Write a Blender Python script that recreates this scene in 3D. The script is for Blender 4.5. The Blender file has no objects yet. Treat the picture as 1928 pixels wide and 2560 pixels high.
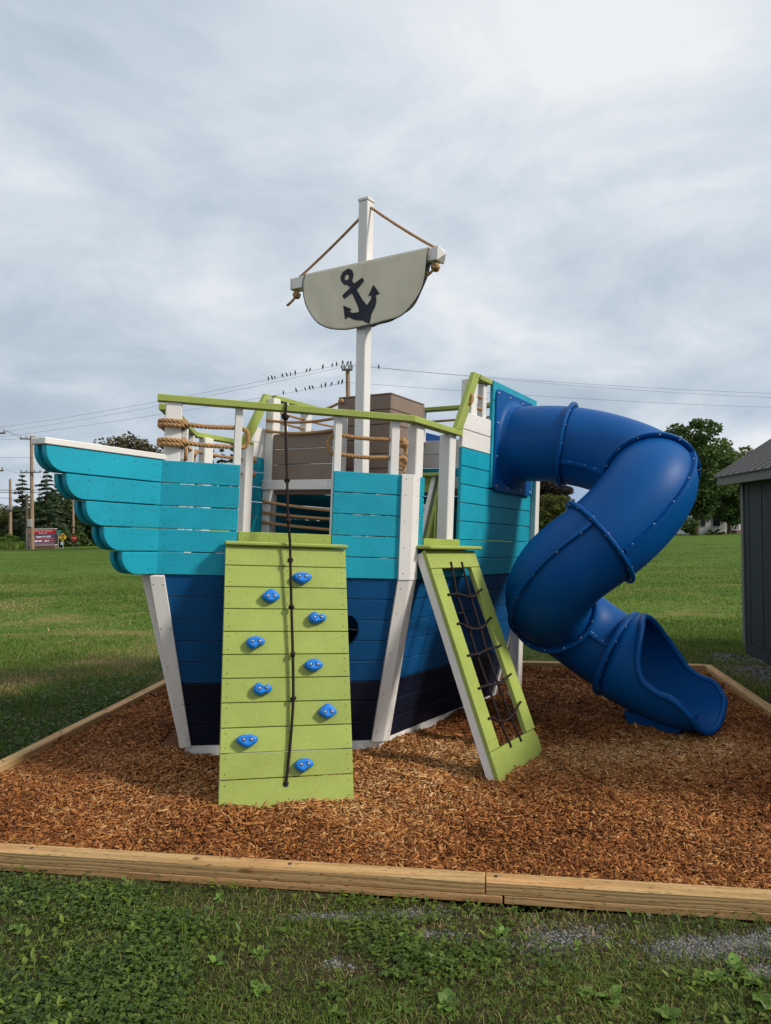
import bpy, bmesh, math, random
import numpy as np
from mathutils import Vector, Matrix
random.seed(7); rng = np.random.default_rng(7)
scene = bpy.context.scene
COL = scene.collection

# ------------------------------------------------------------------ camera, sky, sun, exposure
def basis(yaw, pitch, roll):
    d = np.array([math.cos(pitch)*math.cos(yaw), math.cos(pitch)*math.sin(yaw), math.sin(pitch)])
    r = np.array([math.sin(yaw), -math.cos(yaw), 0.0]); u = np.cross(r, d)
    return np.array([r*math.cos(roll)+u*math.sin(roll), -r*math.sin(roll)+u*math.cos(roll), d])
CAM_LOC = np.array([0.0, 0.0, 1.60])
RW = basis(math.pi/2, 0.009, -0.012)
cam_data = bpy.data.cameras.new('camera'); cam = bpy.data.objects.new('camera', cam_data); COL.objects.link(cam)
cam_data.sensor_fit = 'HORIZONTAL'; cam_data.sensor_width = 36.0; cam_data.lens = 36.0*1780/1928
cam_data.clip_start = 0.05; cam_data.clip_end = 3000
mw = Matrix.Identity(4)
for i in range(3):
    mw[i][0], mw[i][1], mw[i][2], mw[i][3] = RW[0][i], RW[1][i], -RW[2][i], CAM_LOC[i]
cam.matrix_world = mw; scene.camera = cam

# the ship leans a little on its bed: ship axes (x aft, y to port, z up) -> world
RS = basis(0.5807, 0.0336, 0.0375); CS = np.array([-2.9204, -3.6489, 1.4314])
A = RW.T @ RS; TS = CAM_LOC - A @ CS
SHIP = Matrix([[*A[0], TS[0]], [*A[1], TS[1]], [*A[2], TS[2]], [0, 0, 0, 1]])
WORLD = Matrix.Identity(4)

SUN_AZ = (0.95, -0.30); SUN_EL = math.radians(37)          # sun stands to the right, a little behind the camera
_h = math.hypot(*SUN_AZ); to_sun = Vector((SUN_AZ[0]/_h*math.cos(SUN_EL), SUN_AZ[1]/_h*math.cos(SUN_EL), math.sin(SUN_EL)))
sun_data = bpy.data.lights.new('sun', 'SUN'); sun = bpy.data.objects.new('sun', sun_data); COL.objects.link(sun)
sun_data.energy = 3.7; sun_data.angle = math.radians(8.0); sun_data.color = (1.0, 0.93, 0.82)
sun.rotation_euler = to_sun.to_track_quat('Z', 'Y').to_euler(); sun.location = (12, -10, 20)

world = bpy.data.worlds.new('World'); scene.world = world; world.use_nodes = True
SKY_A, SKY_B, SKY_G = 31.1, 19.8, 16.6
def build_world():
    nt = world.node_tree; nt.nodes.clear(); N = nt.nodes.new; L = nt.links.new
    out = N('ShaderNodeOutputWorld'); bg = N('ShaderNodeBackground'); L(bg.outputs[0], out.inputs[0])
    sky = N('ShaderNodeTexSky'); sky.sky_type = 'NISHITA'; sky.sun_disc = False
    sky.sun_elevation = SUN_EL; sky.sun_rotation = math.atan2(to_sun.x, to_sun.y)
    sk = N('ShaderNodeVectorMath'); sk.operation = 'SCALE'; sk.inputs['Scale'].default_value = 0.15
    L(sky.outputs[0], sk.inputs[0])
    tc = N('ShaderNodeTexCoord')
    lift = N('ShaderNodeVectorMath'); lift.operation = 'ADD'; L(tc.outputs['Generated'], lift.inputs[0]); lift.inputs[1].default_value = (0, 0, 0.28)
    nz = N('ShaderNodeVectorMath'); nz.operation = 'NORMALIZE'; L(lift.outputs[0], nz.inputs[0]); L(nz.outputs[0], sky.inputs['Vector']); sep = N('ShaderNodeSeparateXYZ'); L(tc.outputs['Generated'], sep.inputs[0])
    def M(op, a, b=None, clamp=False):
        m = N('ShaderNodeMath'); m.operation = op; m.use_clamp = clamp
        for i, v in enumerate((a, b)):
            if v is None: continue
            if isinstance(v, (int, float)): m.inputs[i].default_value = v
            else: L(v, m.inputs[i])
        return m.outputs[0]
    zc = M('MAXIMUM', sep.outputs[2], 0.0); den = M('ADD', zc, 0.30)
    px = M('DIVIDE', sep.outputs[0], den); py = M('DIVIDE', sep.outputs[1], den)
    cmb = N('ShaderNodeCombineXYZ'); L(px, cmb.inputs[0]); L(py, cmb.inputs[1]); cmb.inputs[2].default_value = 3.7
    def noise(scale, detail, rough, dist, off=0.0, stretch=(1, 1, 1)):
        mp = N('ShaderNodeMapping'); mp.inputs['Location'].default_value = (off, off*0.7, off*0.3); mp.inputs['Scale'].default_value = stretch
        mp.inputs['Rotation'].default_value = (0, 0, 0.35)
        L(cmb.outputs[0], mp.inputs[0])
        n = N('ShaderNodeTexNoise'); n.inputs['Scale'].default_value = scale; n.inputs['Detail'].default_value = detail
        n.inputs['Roughness'].default_value = rough; n.inputs['Distortion'].default_value = dist
        L(mp.outputs[0], n.inputs[0]); return n.outputs[0]
    big = noise(0.85, 3, 0.5, 0.4, SKY_A, (1.0, 1.1, 1)); mid = noise(2.3, 6, 0.60, 0.35, SKY_B, (1.0, 1.1, 1))
    dens = M('ADD', M('ADD', M('MULTIPLY', big, 0.58), M('MULTIPLY', mid, 0.42)), M('MULTIPLY', M('SUBTRACT', M('MINIMUM', zc, 0.6), 0.3), 0.06))
    ramp = N('ShaderNodeValToRGB'); L(dens, ramp.inputs[0]); cr = ramp.color_ramp
    cr.elements[0].position = 0.31; cr.elements[0].color = (0.385, 0.460, 0.560, 1)
    cr.elements[1].position = 0.60; cr.elements[1].color = (0.85, 0.87, 0.90, 1)
    e = cr.elements.new(0.43); e.color = (0.505, 0.588, 0.685, 1)
    e = cr.elements.new(0.53); e.color = (0.690, 0.752, 0.820, 1)
    # the cover thins near the horizon and blue shows through in places
    low = M('SUBTRACT', 1.0, M('MULTIPLY', zc, 5.0), True)
    gap = noise(1.1, 2, 0.5, 0.2, SKY_G, (1, 1, 1))
    thin = M('MULTIPLY', low, M('MULTIPLY', M('SUBTRACT', gap, 0.50), 6.0, True), True)
    mix = N('ShaderNodeMix'); mix.data_type = 'RGBA'; L(thin, mix.inputs[0]); L(ramp.outputs[0], mix.inputs[6]); L(sk.outputs[0], mix.inputs[7])
    L(mix.outputs[2], bg.inputs[0]); bg.inputs[1].default_value = 1.0
build_world()
scene.view_settings.view_transform = 'Standard'; scene.view_settings.look = 'None'
scene.view_settings.exposure = 0.0; scene.view_settings.gamma = 1.0; scene.view_settings.use_curve_mapping = False
scene.render.engine = 'CYCLES'; scene.cycles.use_denoising = True
try: scene.cycles.denoiser = 'OPENIMAGEDENOISE'
except Exception: pass
scene.cycles.use_adaptive_sampling = True; scene.cycles.adaptive_threshold = 0.02
scene.cycles.max_bounces = 5; scene.cycles.diffuse_bounces = 2; scene.cycles.glossy_bounces = 2
scene.cycles.transparent_max_bounces = 6; scene.cycles.caustics_reflective = False; scene.cycles.caustics_refractive = False

# ------------------------------------------------------------------ materials
MATS = {}
def nodes_of(name):
    m = bpy.data.materials.new(name); m.use_nodes = True; nt = m.node_tree
    return m, nt, nt.nodes['Principled BSDF']
def setp(b, **k):
    for n, v in k.items():
        n = n.replace('_', ' ')
        if n in b.inputs: b.inputs[n].default_value = v
def surf(name, rgb, rough=0.5, var=0.12, scale=9.0, bump=0.15, bscale=220.0, spec=0.4, speck=0.0, rand=0.05, coat=0.0, dark=None, streak=(1, 1, 1)):
    if name in MATS: return MATS[name]
    m, nt, b = nodes_of(name); N = nt.nodes.new; L = nt.links.new
    tc = N('ShaderNodeTexCoord'); mp = N('ShaderNodeMapping'); mp.inputs['Scale'].default_value = streak; L(tc.outputs['Object'], mp.inputs[0])
    oi = N('ShaderNodeObjectInfo'); add = N('ShaderNodeVectorMath'); add.operation = 'ADD'
    sc = N('ShaderNodeVectorMath'); sc.operation = 'SCALE'; sc.inputs['Scale'].default_value = 37.0
    cx = N('ShaderNodeCombineXYZ'); L(oi.outputs['Random'], cx.inputs[0]); L(oi.outputs['Random'], cx.inputs[1]); L(cx.outputs[0], sc.inputs[0])
    L(mp.outputs[0], add.inputs[0]); L(sc.outputs[0], add.inputs[1])
    n1 = N('ShaderNodeTexNoise'); n1.inputs['Scale'].default_value = scale; n1.inputs['Detail'].default_value = 5; L(add.outputs[0], n1.inputs[0])
    n2 = N('ShaderNodeTexNoise'); n2.inputs['Scale'].default_value = bscale; n2.inputs['Detail'].default_value = 2; L(add.outputs[0], n2.inputs[0])
    hsv = N('ShaderNodeHueSaturation'); hsv.inputs['Color'].default_value = (*rgb, 1)
    mr = N('ShaderNodeMapRange'); mr.inputs[1].default_value = 0.25; mr.inputs[2].default_value = 0.75; mr.inputs[3].default_value = 1-var; mr.inputs[4].default_value = 1+var
    L(n1.outputs[0], mr.inputs[0])
    mr2 = N('ShaderNodeMapRange'); mr2.inputs[3].default_value = 1-rand; mr2.inputs[4].default_value = 1+rand; L(oi.outputs['Random'], mr2.inputs[0])
    mul = N('ShaderNodeMath'); mul.operation = 'MULTIPLY'; L(mr.outputs[0], mul.inputs[0]); L(mr2.outputs[0], mul.inputs[1])
    val = mul.outputs[0]
    if speck:
        n3 = N('ShaderNodeTexNoise'); n3.inputs['Scale'].default_value = 120; n3.inputs['Detail'].default_value = 3; n3.inputs['Roughness'].default_value = 0.7; L(add.outputs[0], n3.inputs[0])
        m3 = N('ShaderNodeMapRange'); m3.inputs[1].default_value = 0.3; m3.inputs[2].default_value = 0.7; m3.inputs[3].default_value = 1-speck; m3.inputs[4].default_value = 1+speck; L(n3.outputs[0], m3.inputs[0])
        mu2 = N('ShaderNodeMath'); mu2.operation = 'MULTIPLY'; L(val, mu2.inputs[0]); L(m3.outputs[0], mu2.inputs[1]); val = mu2.outputs[0]
    L(val, hsv.inputs['Value']); L(hsv.outputs[0], b.inputs['Base Color'])
    rr = N('ShaderNodeMapRange'); rr.inputs[3].default_value = max(0.05, rough-0.1); rr.inputs[4].default_value = min(1, rough+0.1); L(n1.outputs[0], rr.inputs[0]); L(rr.outputs[0], b.inputs['Roughness'])
    bp = N('ShaderNodeBump'); bp.inputs['Strength'].default_value = bump; bp.inputs['Distance'].default_value = 0.004; L(n2.outputs[0], bp.inputs['Height']); L(bp.outputs[0], b.inputs['Normal'])
    setp(b, Specular_IOR_Level=spec, Coat_Weight=coat, Coat_Roughness=0.25)
    MATS[name] = m; return m
def tinted(name, stops, rough=0.8, attr='tint', spec=0.25, trans=0.0, noise=0.0, nscale=3.0):
    """colour picked per piece from a ramp through the face attribute 'tint'"""
    if name in MATS: return MATS[name]
    m, nt, b = nodes_of(name); N = nt.nodes.new; L = nt.links.new
    at = N('ShaderNodeAttribute'); at.attribute_name = attr; rp = N('ShaderNodeValToRGB')
    fac = at.outputs['Fac']
    if noise:
        g = N('ShaderNodeNewGeometry'); n = N('ShaderNodeTexNoise'); n.inputs['Scale'].default_value = nscale; n.inputs['Detail'].default_value = 4; L(g.outputs['Position'], n.inputs[0])
        s = N('ShaderNodeMath'); s.operation = 'MULTIPLY_ADD'; L(n.outputs[0], s.inputs[0]); s.inputs[1].default_value = noise
        a2 = N('ShaderNodeMath'); a2.operation = 'SUBTRACT'; L(fac, a2.inputs[0]); a2.inputs[1].default_value = noise*0.5; L(a2.outputs[0], s.inputs[2]); fac = s.outputs[0]
    L(fac, rp.inputs[0]); cr = rp.color_ramp
    cr.elements[0].position = stops[0][0]; cr.elements[0].color = (*stops[0][1], 1)
    cr.elements[1].position = stops[-1][0]; cr.elements[1].color = (*stops[-1][1], 1)
    for p, c in stops[1:-1]:
        e = cr.elements.new(p); e.color = (*c, 1)
    L(rp.outputs[0], b.inputs['Base Color']); setp(b, Roughness=rough, Specular_IOR_Level=spec)
    if trans:
        tr = N('ShaderNodeBsdfTranslucent'); L(rp.outputs[0], tr.inputs[0]); mx = N('ShaderNodeMixShader'); mx.inputs[0].default_value = trans
        L(b.outputs[0], mx.inputs[1]); L(tr.outputs[0], mx.inputs[2]); L(mx.outputs[0], nt.nodes['Material Output'].inputs[0])
    MATS[name] = m; return m
TEAL = surf('teal paint', (0.006, 0.295, 0.405), 0.48, 0.09, 5, 0.3, 260, 0.3, 0.16, 0.07)
BLUE = surf('royal blue paint', (0.003, 0.070, 0.205), 0.5, 0.09, 6, 0.3, 260, 0.22, 0.14, 0.05)
NAVY = surf('navy paint', (0.0065, 0.0095, 0.025), 0.5, 0.12, 6, 0.3, 260, 0.2, 0.12, 0.06)
LIME = surf('lime paint', (0.300, 0.365, 0.082), 0.55, 0.09, 5, 0.3, 260, 0.25, 0.14, 0.055)
WHITE = surf('white vinyl', (0.71, 0.685, 0.65), 0.42, 0.03, 5, 0.08, 150, 0.45, 0.02, 0.015)
BROWN = surf('taupe boards', (0.215, 0.155, 0.122), 0.6, 0.07, 6, 0.2, 240, 0.3, 0.08, 0.05)
DARK = surf('screw steel', (0.030, 0.030, 0.030), 0.5, 0.05)
STEEL = surf('zinc bolt', (0.36, 0.36, 0.37), 0.35, 0.1, 40, 0.05); STEEL.node_tree.nodes['Principled BSDF'].inputs['Metallic'].default_value = 0.8
SLIDE = surf('blue moulded plastic', (0.0003, 0.068, 0.250), 0.46, 0.14, 2.2, 0.15, 90, 0.15, 0.08, 0.0)
HOLD = surf('bright blue resin', (0.004, 0.175, 0.620), 0.4, 0.06, 30, 0.25, 300, 0.4, 0.05, 0.0)
ROPE = surf('manila rope', (0.400, 0.235, 0.110), 0.85, 0.22, 60, 0.5, 500, 0.1, 0.18, 0.0)
BLACKROPE = surf('black braided rope', (0.024, 0.016, 0.016), 0.8, 0.5, 120, 0.6, 500, 0.15, 0.25, 0.0)
CANVAS = surf('sail canvas', (0.66, 0.605, 0.465), 0.7, 0.09, 5, 0.1, 300, 0.25, 0.02, 0.0)
BLACK = surf('black vinyl print', (0.012, 0.014, 0.026), 0.55, 0.1, 8, 0.1, 200, 0.3)
HOODBLUE = surf('light blue plastic', (0.04, 0.20, 0.72), 0.45, 0.05)
def timber_mat():
    m, nt, b = nodes_of('pressure treated pine'); N = nt.nodes.new; L = nt.links.new
    tc = N('ShaderNodeTexCoord'); mp = N('ShaderNodeMapping'); mp.inputs['Scale'].default_value = (0.55, 9, 9); L(tc.outputs['Object'], mp.inputs[0])
    n = N('ShaderNodeTexNoise'); n.inputs['Scale'].default_value = 1.6; n.inputs['Detail'].default_value = 3; L(mp.outputs[0], n.inputs[0])
    w = N('ShaderNodeTexWave'); w.wave_type = 'RINGS'; w.rings_direction = 'X'; w.inputs['Scale'].default_value = 2.2; w.inputs['Distortion'].default_value = 9.0; w.inputs['Detail'].default_value = 3; L(mp.outputs[0], w.inputs[0])
    rp = N('ShaderNodeValToRGB'); L(w.outputs[0], rp.inputs[0])
    rp.color_ramp.elements[0].color = (0.400, 0.240, 0.110, 1); rp.color_ramp.elements[1].color = (0.510, 0.335, 0.170, 1); rp.color_ramp.elements[1].position = 0.55
    rp2 = N('ShaderNodeValToRGB'); L(n.outputs[0], rp2.inputs[0]); rp2.color_ramp.elements[0].position = 0.35; rp2.color_ramp.elements[1].position = 0.7
    rp2.color_ramp.elements[0].color = (0.86, 0.86, 0.76, 1); rp2.color_ramp.elements[1].color = (1.10, 0.93, 0.80, 1)
    mx = N('ShaderNodeMix'); mx.data_type = 'RGBA'; mx.blend_type = 'MULTIPLY'; mx.inputs[0].default_value = 1; L(rp.outputs[0], mx.inputs[6]); L(rp2.outputs[0], mx.inputs[7]); mp3 = N('ShaderNodeMapping'); mp3.inputs['Scale'].default_value = (6, 40, 40); L(tc.outputs['Object'], mp3.inputs[0])
    n3 = N('ShaderNodeTexNoise'); n3.inputs['Scale'].default_value = 4.0; n3.inputs['Detail'].default_value = 4; L(mp3.outputs[0], n3.inputs[0])
    rp3 = N('ShaderNodeValToRGB'); L(n3.outputs[0], rp3.inputs[0]); rp3.color_ramp.elements[0].position = 0.30; rp3.color_ramp.elements[0].color = (0.35, 0.30, 0.25, 1); rp3.color_ramp.elements[1].position = 0.42; rp3.color_ramp.elements[1].color = (1, 1, 1, 1)
    vk = N('ShaderNodeTexVoronoi'); vk.inputs['Scale'].default_value = 0.35; mp4 = N('ShaderNodeMapping'); mp4.inputs['Scale'].default_value = (6, 18, 18); L(tc.outputs['Object'], mp4.inputs[0]); L(mp4.outputs[0], vk.inputs[0])
    rp4 = N('ShaderNodeValToRGB'); L(vk.outputs['Distance'], rp4.inputs[0]); rp4.color_ramp.elements[0].position = 0.05; rp4.color_ramp.elements[0].color = (0.45, 0.30, 0.20, 1); rp4.color_ramp.elements[1].position = 0.12; rp4.color_ramp.elements[1].color = (1, 1, 1, 1)
    mxa = N('ShaderNodeMix'); mxa.data_type = 'RGBA'; mxa.blend_type = 'MULTIPLY'; mxa.inputs[0].default_value = 1; L(mx.outputs[2], mxa.inputs[6]); L(rp3.outputs[0], mxa.inputs[7])
    mxb = N('ShaderNodeMix'); mxb.data_type = 'RGBA'; mxb.blend_type = 'MULTIPLY'; mxb.inputs[0].default_value = 1; L(mxa.outputs[2], mxb.inputs[6]); L(rp4.outputs[0], mxb.inputs[7])
    L(mxb.outputs[2], b.inputs['Base Color'])
    bp = N('ShaderNodeBump'); bp.inputs['Strength'].default_value = 0.3; bp.inputs['Distance'].default_value = 0.003; L(w.outputs[0], bp.inputs['Height']); L(bp.outputs[0], b.inputs['Normal'])
    setp(b, Roughness=0.75, Specular_IOR_Level=0.25); return m
TIMBER = timber_mat()

# ------------------------------------------------------------------ mesh building
BASE = {}
class MB:
    def __init__(s): s.v = []; s.f = []; s.m = []; s.sm = []
    def add(s, vs, fs, mat=0, smooth=False):
        n = len(s.v); s.v += [tuple(map(float, p)) for p in vs]
        for f in fs: s.f.append([i+n for i in f]); s.m.append(mat); s.sm.append(smooth)
        return s
    def prism(s, bot, top, mat=0):
        n = len(bot); fs = [list(range(n))[::-1], [n+i for i in range(n)]] + [[i, (i+1) % n, n+(i+1) % n, n+i] for i in range(n)]
        return s.add(list(bot)+list(top), fs, mat)
    def box(s, lo, hi, mat=0, ch=0.004):
        (x0, y0, z0), (x1, y1, z1) = lo, hi
        c = min(ch, 0.3*min(x1-x0, y1-y0, z1-z0))
        if c <= 0.0005:
            return s.prism([(x0,y0,z0),(x1,y0,z0),(x1,y1,z0),(x0,y1,z0)], [(x0,y0,z1),(x1,y0,z1),(x1,y1,z1),(x0,y1,z1)], mat)
        return s.cbox(Vector(((x0+x1)/2, (y0+y1)/2, (z0+z1)/2)), Vector(((x1-x0)/2,0,0)), Vector((0,(y1-y0)/2,0)), Vector((0,0,(z1-z0)/2)), mat, c)
    def cbox(s, c, ax, ay, az, mat=0, ch=0.004):
        """chamfered box: 24 corners"""
        c = Vector(c); ax, ay, az = Vector(ax), Vector(ay), Vector(az); L = [ax.length, ay.length, az.length]; U = [ax.normalized(), ay.normalized(), az.normalized()]
        ch = min(ch, 0.3*min(L)*2); idx = {}; vs = []
        for sx in (-1, 1):
            for sy in (-1, 1):
                for sz in (-1, 1):
                    for k in range(3):
                        sg = (sx, sy, sz); p = c.copy()
                        for a in range(3): p += U[a]*sg[a]*(L[a]-(0 if a == k else ch))
                        idx[(sx, sy, sz, k)] = len(vs); vs.append(p)
        fs = []
        for k in range(3):
            a, b = [i for i in range(3) if i != k]
            for sk in (-1, 1):
                q = []
                for (sa, sb) in ((-1,-1),(1,-1),(1,1),(-1,1)):
                    t = [0,0,0]; t[k] = sk; t[a] = sa; t[b] = sb; q.append(idx[(*t, k)])
                fs.append(q)
            for sa in (-1, 1):                                   # edges along k
                for sb in (-1, 1):
                    t0 = [0,0,0]; t0[a] = sa; t0[b] = sb; t1 = list(t0); t0[k] = -1; t1[k] = 1
                    fs.append([idx[(*t0, a)], idx[(*t1, a)], idx[(*t1, b)], idx[(*t0, b)]])
        for sx in (-1, 1):
            for sy in (-1, 1):
                for sz in (-1, 1): fs.append([idx[(sx,sy,sz,0)], idx[(sx,sy,sz,1)], idx[(sx,sy,sz,2)]])
        return s.add(vs, fs, mat)
    def beam(s, p0, p1, w, h, up=(0,0,1), mat=0, ch=0.004):
        p0, p1 = Vector(p0), Vector(p1); d = p1-p0; x = d.normalized(); side = x.cross(Vector(up)).normalized(); u = side.cross(x)
        return s.cbox((p0+p1)/2, d/2, side*w/2, u*h/2, mat, ch)
    def slab(s, poly, fn, thick, ch=0.003, mat=0, w0=0.0):
        """poly: 2-D outline (ccw or cw), fn(u,v,w)->point with w outward; chamfered front edge"""
        n = len(poly); P = [Vector(p) for p in poly]; area = sum(P[i].x*P[(i+1)%n].y-P[(i+1)%n].x*P[i].y for i in range(n)); sg = 1 if area > 0 else -1
        ins = []
        for i in range(n):
            a, b, c = P[i-1], P[i], P[(i+1) % n]; d1 = (b-a).normalized(); d2 = (c-b).normalized()
            n1 = Vector((-d1.y, d1.x))*sg; n2 = Vector((-d2.y, d2.x))*sg; k = 1+n1.dot(n2)
            ins.append(b+(n1+n2)*(ch/max(k, 0.35)))
        vs = [fn(p.x, p.y, w0-thick) for p in P]+[fn(p.x, p.y, w0-ch) for p in P]+[fn(p.x, p.y, w0) for p in ins]
        fs = [list(range(n))[::-1], [2*n+i for i in range(n)]]
        for r in (0, 1): fs += [[r*n+i, r*n+(i+1) % n, (r+1)*n+(i+1) % n, (r+1)*n+i] for i in range(n)]
        return s.add(vs, fs, mat)
    def disc(s, c, nrm, r, seg=8, mat=0, h=0.0):
        nrm = Vector(nrm).normalized(); a = nrm.orthogonal().normalized(); b = nrm.cross(a); c = Vector(c)
        ring = [c+a*(r*math.cos(2*math.pi*i/seg))+b*(r*math.sin(2*math.pi*i/seg)) for i in range(seg)]
        if not h: return s.add(ring, [list(range(seg))], mat)
        top = [p+nrm*h*0.6 for p in ring]; top2 = [c+(p-c)*0.6+nrm*h for p in ring]
        return s.add(ring+top+top2, [[i, (i+1)%seg, seg+(i+1)%seg, seg+i] for i in range(seg)]+[[seg+i, seg+(i+1)%seg, 2*seg+(i+1)%seg, 2*seg+i] for i in range(seg)]+[[2*seg+i for i in range(seg)]], mat, True)
    def tube(s, path, r, seg=8, mat=0, caps=True, smooth=True, frame=None):
        P = [Vector(p) for p in path]; n = len(P); R = r if hasattr(r, '__len__') else [r]*n; vs = []
        up = None
        for i in range(n):
            t = (P[min(i+1, n-1)]-P[max(i-1, 0)]).normalized()
            if up is None: up = t.orthogonal().normalized()
            up = (up-t*up.dot(t)).normalized(); b = t.cross(up)
            for k in range(seg):
                a = 2*math.pi*k/seg; vs.append(P[i]+up*(R[i]*math.cos(a))+b*(R[i]*math.sin(a)))
        fs = [[i*seg+k, i*seg+(k+1)%seg, (i+1)*seg+(k+1)%seg, (i+1)*seg+k] for i in range(n-1) for k in range(seg)]
        s.add(vs, fs, mat, smooth)
        if caps: s.add(vs[:seg], [list(range(seg))[::-1]], mat); s.add(vs[-seg:], [list(range(seg))], mat)
        return s
    def rope(s, path, r=0.014, pitch=0.075, mat=0, strands=3):
        """laid rope: three strands twisted round the path"""
        P = resample(path, pitch/9); n = len(P); rs = r*0.56; ro = r*0.50
        up = None; rings = [[] for _ in range(strands)]; L = 0
        for i in range(n):
            t = (P[min(i+1, n-1)]-P[max(i-1, 0)]).normalized()
            if up is None: up = t.orthogonal().normalized()
            up = (up-t*up.dot(t)).normalized(); b = t.cross(up)
            if i: L += (P[i]-P[i-1]).length
            for k in range(strands):
                a = 2*math.pi*(L/pitch+k/strands); rings[k].append(P[i]+up*(ro*math.cos(a))+b*(ro*math.sin(a)))
        for k in range(strands): s.tube(rings[k], rs, 6, mat)
        return s
    def knot(s, c, r, mat=0, seed=0):
        rr = random.Random(seed); c = Vector(c)
        for k in range(3):
            q = Vector((rr.uniform(-1,1), rr.uniform(-1,1), rr.uniform(-1,1))).normalized(); a = q.orthogonal().normalized(); b = q.cross(a)
            s.tube([c+a*(r*math.cos(2*math.pi*i/10))+b*(r*math.sin(2*math.pi*i/10))+q*(0.25*r*math.sin(4*math.pi*i/10)) for i in range(11)], r*0.62, 6, mat)
        return s
    def sphere(s, c, r, seg=10, rings=6, mat=0, sc=(1,1,1)):
        c = Vector(c); vs = [c+Vector((0,0,r*sc[2]))]
        for i in range(1, rings):
            ph = math.pi*i/rings
            for k in range(seg):
                a = 2*math.pi*k/seg; vs.append(c+Vector((r*sc[0]*math.sin(ph)*math.cos(a), r*sc[1]*math.sin(ph)*math.sin(a), r*sc[2]*math.cos(ph))))
        vs.append(c-Vector((0,0,r*sc[2]))); fs = [[0, 1+k, 1+(k+1)%seg] for k in range(seg)]
        for i in range(rings-2): fs += [[1+i*seg+k, 1+(i+1)*seg+k, 1+(i+1)*seg+(k+1)%seg, 1+i*seg+(k+1)%seg] for k in range(seg)]
        l = len(vs)-1; fs += [[l, 1+(rings-2)*seg+(k+1)%seg, 1+(rings-2)*seg+k] for k in range(seg)]
        return s.add(vs, fs, mat, True)
    def build(s, name, mats, parent=None, frame=WORLD, recalc=True, **props):
        xs = np.array(s.v); b = Vector(((xs[:,0].min()+xs[:,0].max())/2, (xs[:,1].min()+xs[:,1].max())/2, xs[:,2].min()))
        me = bpy.data.meshes.new(name); me.from_pydata([tuple(Vector(p)-b) for p in s.v], [], s.f)
        for mt in (mats if isinstance(mats, (list, tuple)) else [mats]): me.materials.append(mt)
        me.polygons.foreach_set('material_index', s.m); me.polygons.foreach_set('use_smooth', s.sm)
        if recalc:
            bm = bmesh.new(); bm.from_mesh(me); bmesh.ops.recalc_face_normals(bm, faces=bm.faces); bm.to_mesh(me); bm.free()
        me.update()
        return put(name, me, b, parent, frame, **props)
def put(name, me, b, parent=None, frame=WORLD, **props):
    o = bpy.data.objects.new(name, me); COL.objects.link(o); BASE[o.name] = b
    if parent is not None: o.parent = parent; o.location = b-BASE[parent.name]
    else: o.matrix_world = frame @ Matrix.Translation(b)
    for k, v in props.items(): o[k] = v
    return o
def thing(name, label, category, b, frame=WORLD, group=None):
    o = put(name, None, Vector(b), None, frame, label=label, category=category)
    if group: o['group'] = group
    return o
def resample(path, step):
    P = [Vector(p) for p in path]; out = [P[0]]; acc = 0
    for a, b in zip(P, P[1:]):
        L = (b-a).length
        if L < 1e-9: continue
        d = step-acc
        while d <= L: out.append(a+(b-a)*(d/L)); d += step
        acc = L-(d-step)
    if (out[-1]-P[-1]).length > step*0.3: out.append(P[-1])
    return out
def bspline(P, ts):
    P = np.array(P, float); n = len(P)-3; out = []
    for t in ts:
        x = min(t*n, n-1e-9); i = int(x); u = x-i
        out.append(np.array([(1-u)**3, 3*u**3-6*u*u+4, -3*u**3+3*u*u+3*u+1, u**3])/6 @ P[i:i+4])
    return np.array(out)
def smooth_path(P, n=40):
    P = np.array(P, float); Q = np.vstack([2*P[0]-P[1], P, 2*P[-1]-P[-2]]); out = []
    for t in np.linspace(0, len(P)-1-1e-6, n):
        i = int(t); u = t-i; a, b, c, d = Q[i:i+4]
        out.append(0.5*((2*b)+(c-a)*u+(2*a-5*b+4*c-d)*u*u+(3*b-a-3*c+d)*u**3))
    return [Vector(p) for p in out]
def sag(p0, p1, drop, n=14):
    p0, p1 = Vector(p0), Vector(p1); return [p0.lerp(p1, i/n)-Vector((0,0,drop*4*(i/n)*(1-i/n))) for i in range(n+1)]
def big_mesh(name, V, F, tint=None, mat=None, kind=None, b=(0,0,0), parent=None, smooth=False, **props):
    V = np.asarray(V, np.float32)-np.array(b, np.float32); F = np.asarray(F, np.int32); k = F.shape[1]; me = bpy.data.meshes.new(name)
    me.vertices.add(len(V)); me.vertices.foreach_set('co', V.ravel()); me.loops.add(F.size); me.loops.foreach_set('vertex_index', F.ravel())
    me.polygons.add(len(F)); me.polygons.foreach_set('loop_start', np.arange(0, F.size, k, dtype=np.int32)); me.polygons.foreach_set('loop_total', np.full(len(F), k, np.int32))
    if smooth: me.polygons.foreach_set('use_smooth', np.ones(len(F), bool))
    me.update(calc_edges=True)
    if tint is not None:
        a = me.attributes.new('tint', 'FLOAT', 'FACE'); a.data.foreach_set('value', np.asarray(tint, np.float32))
    if mat: me.materials.append(mat)
    o = put(name, me, Vector(b), parent)
    if kind: o['kind'] = kind
    for kk, v in props.items(): o[kk] = v
    return o

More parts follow.
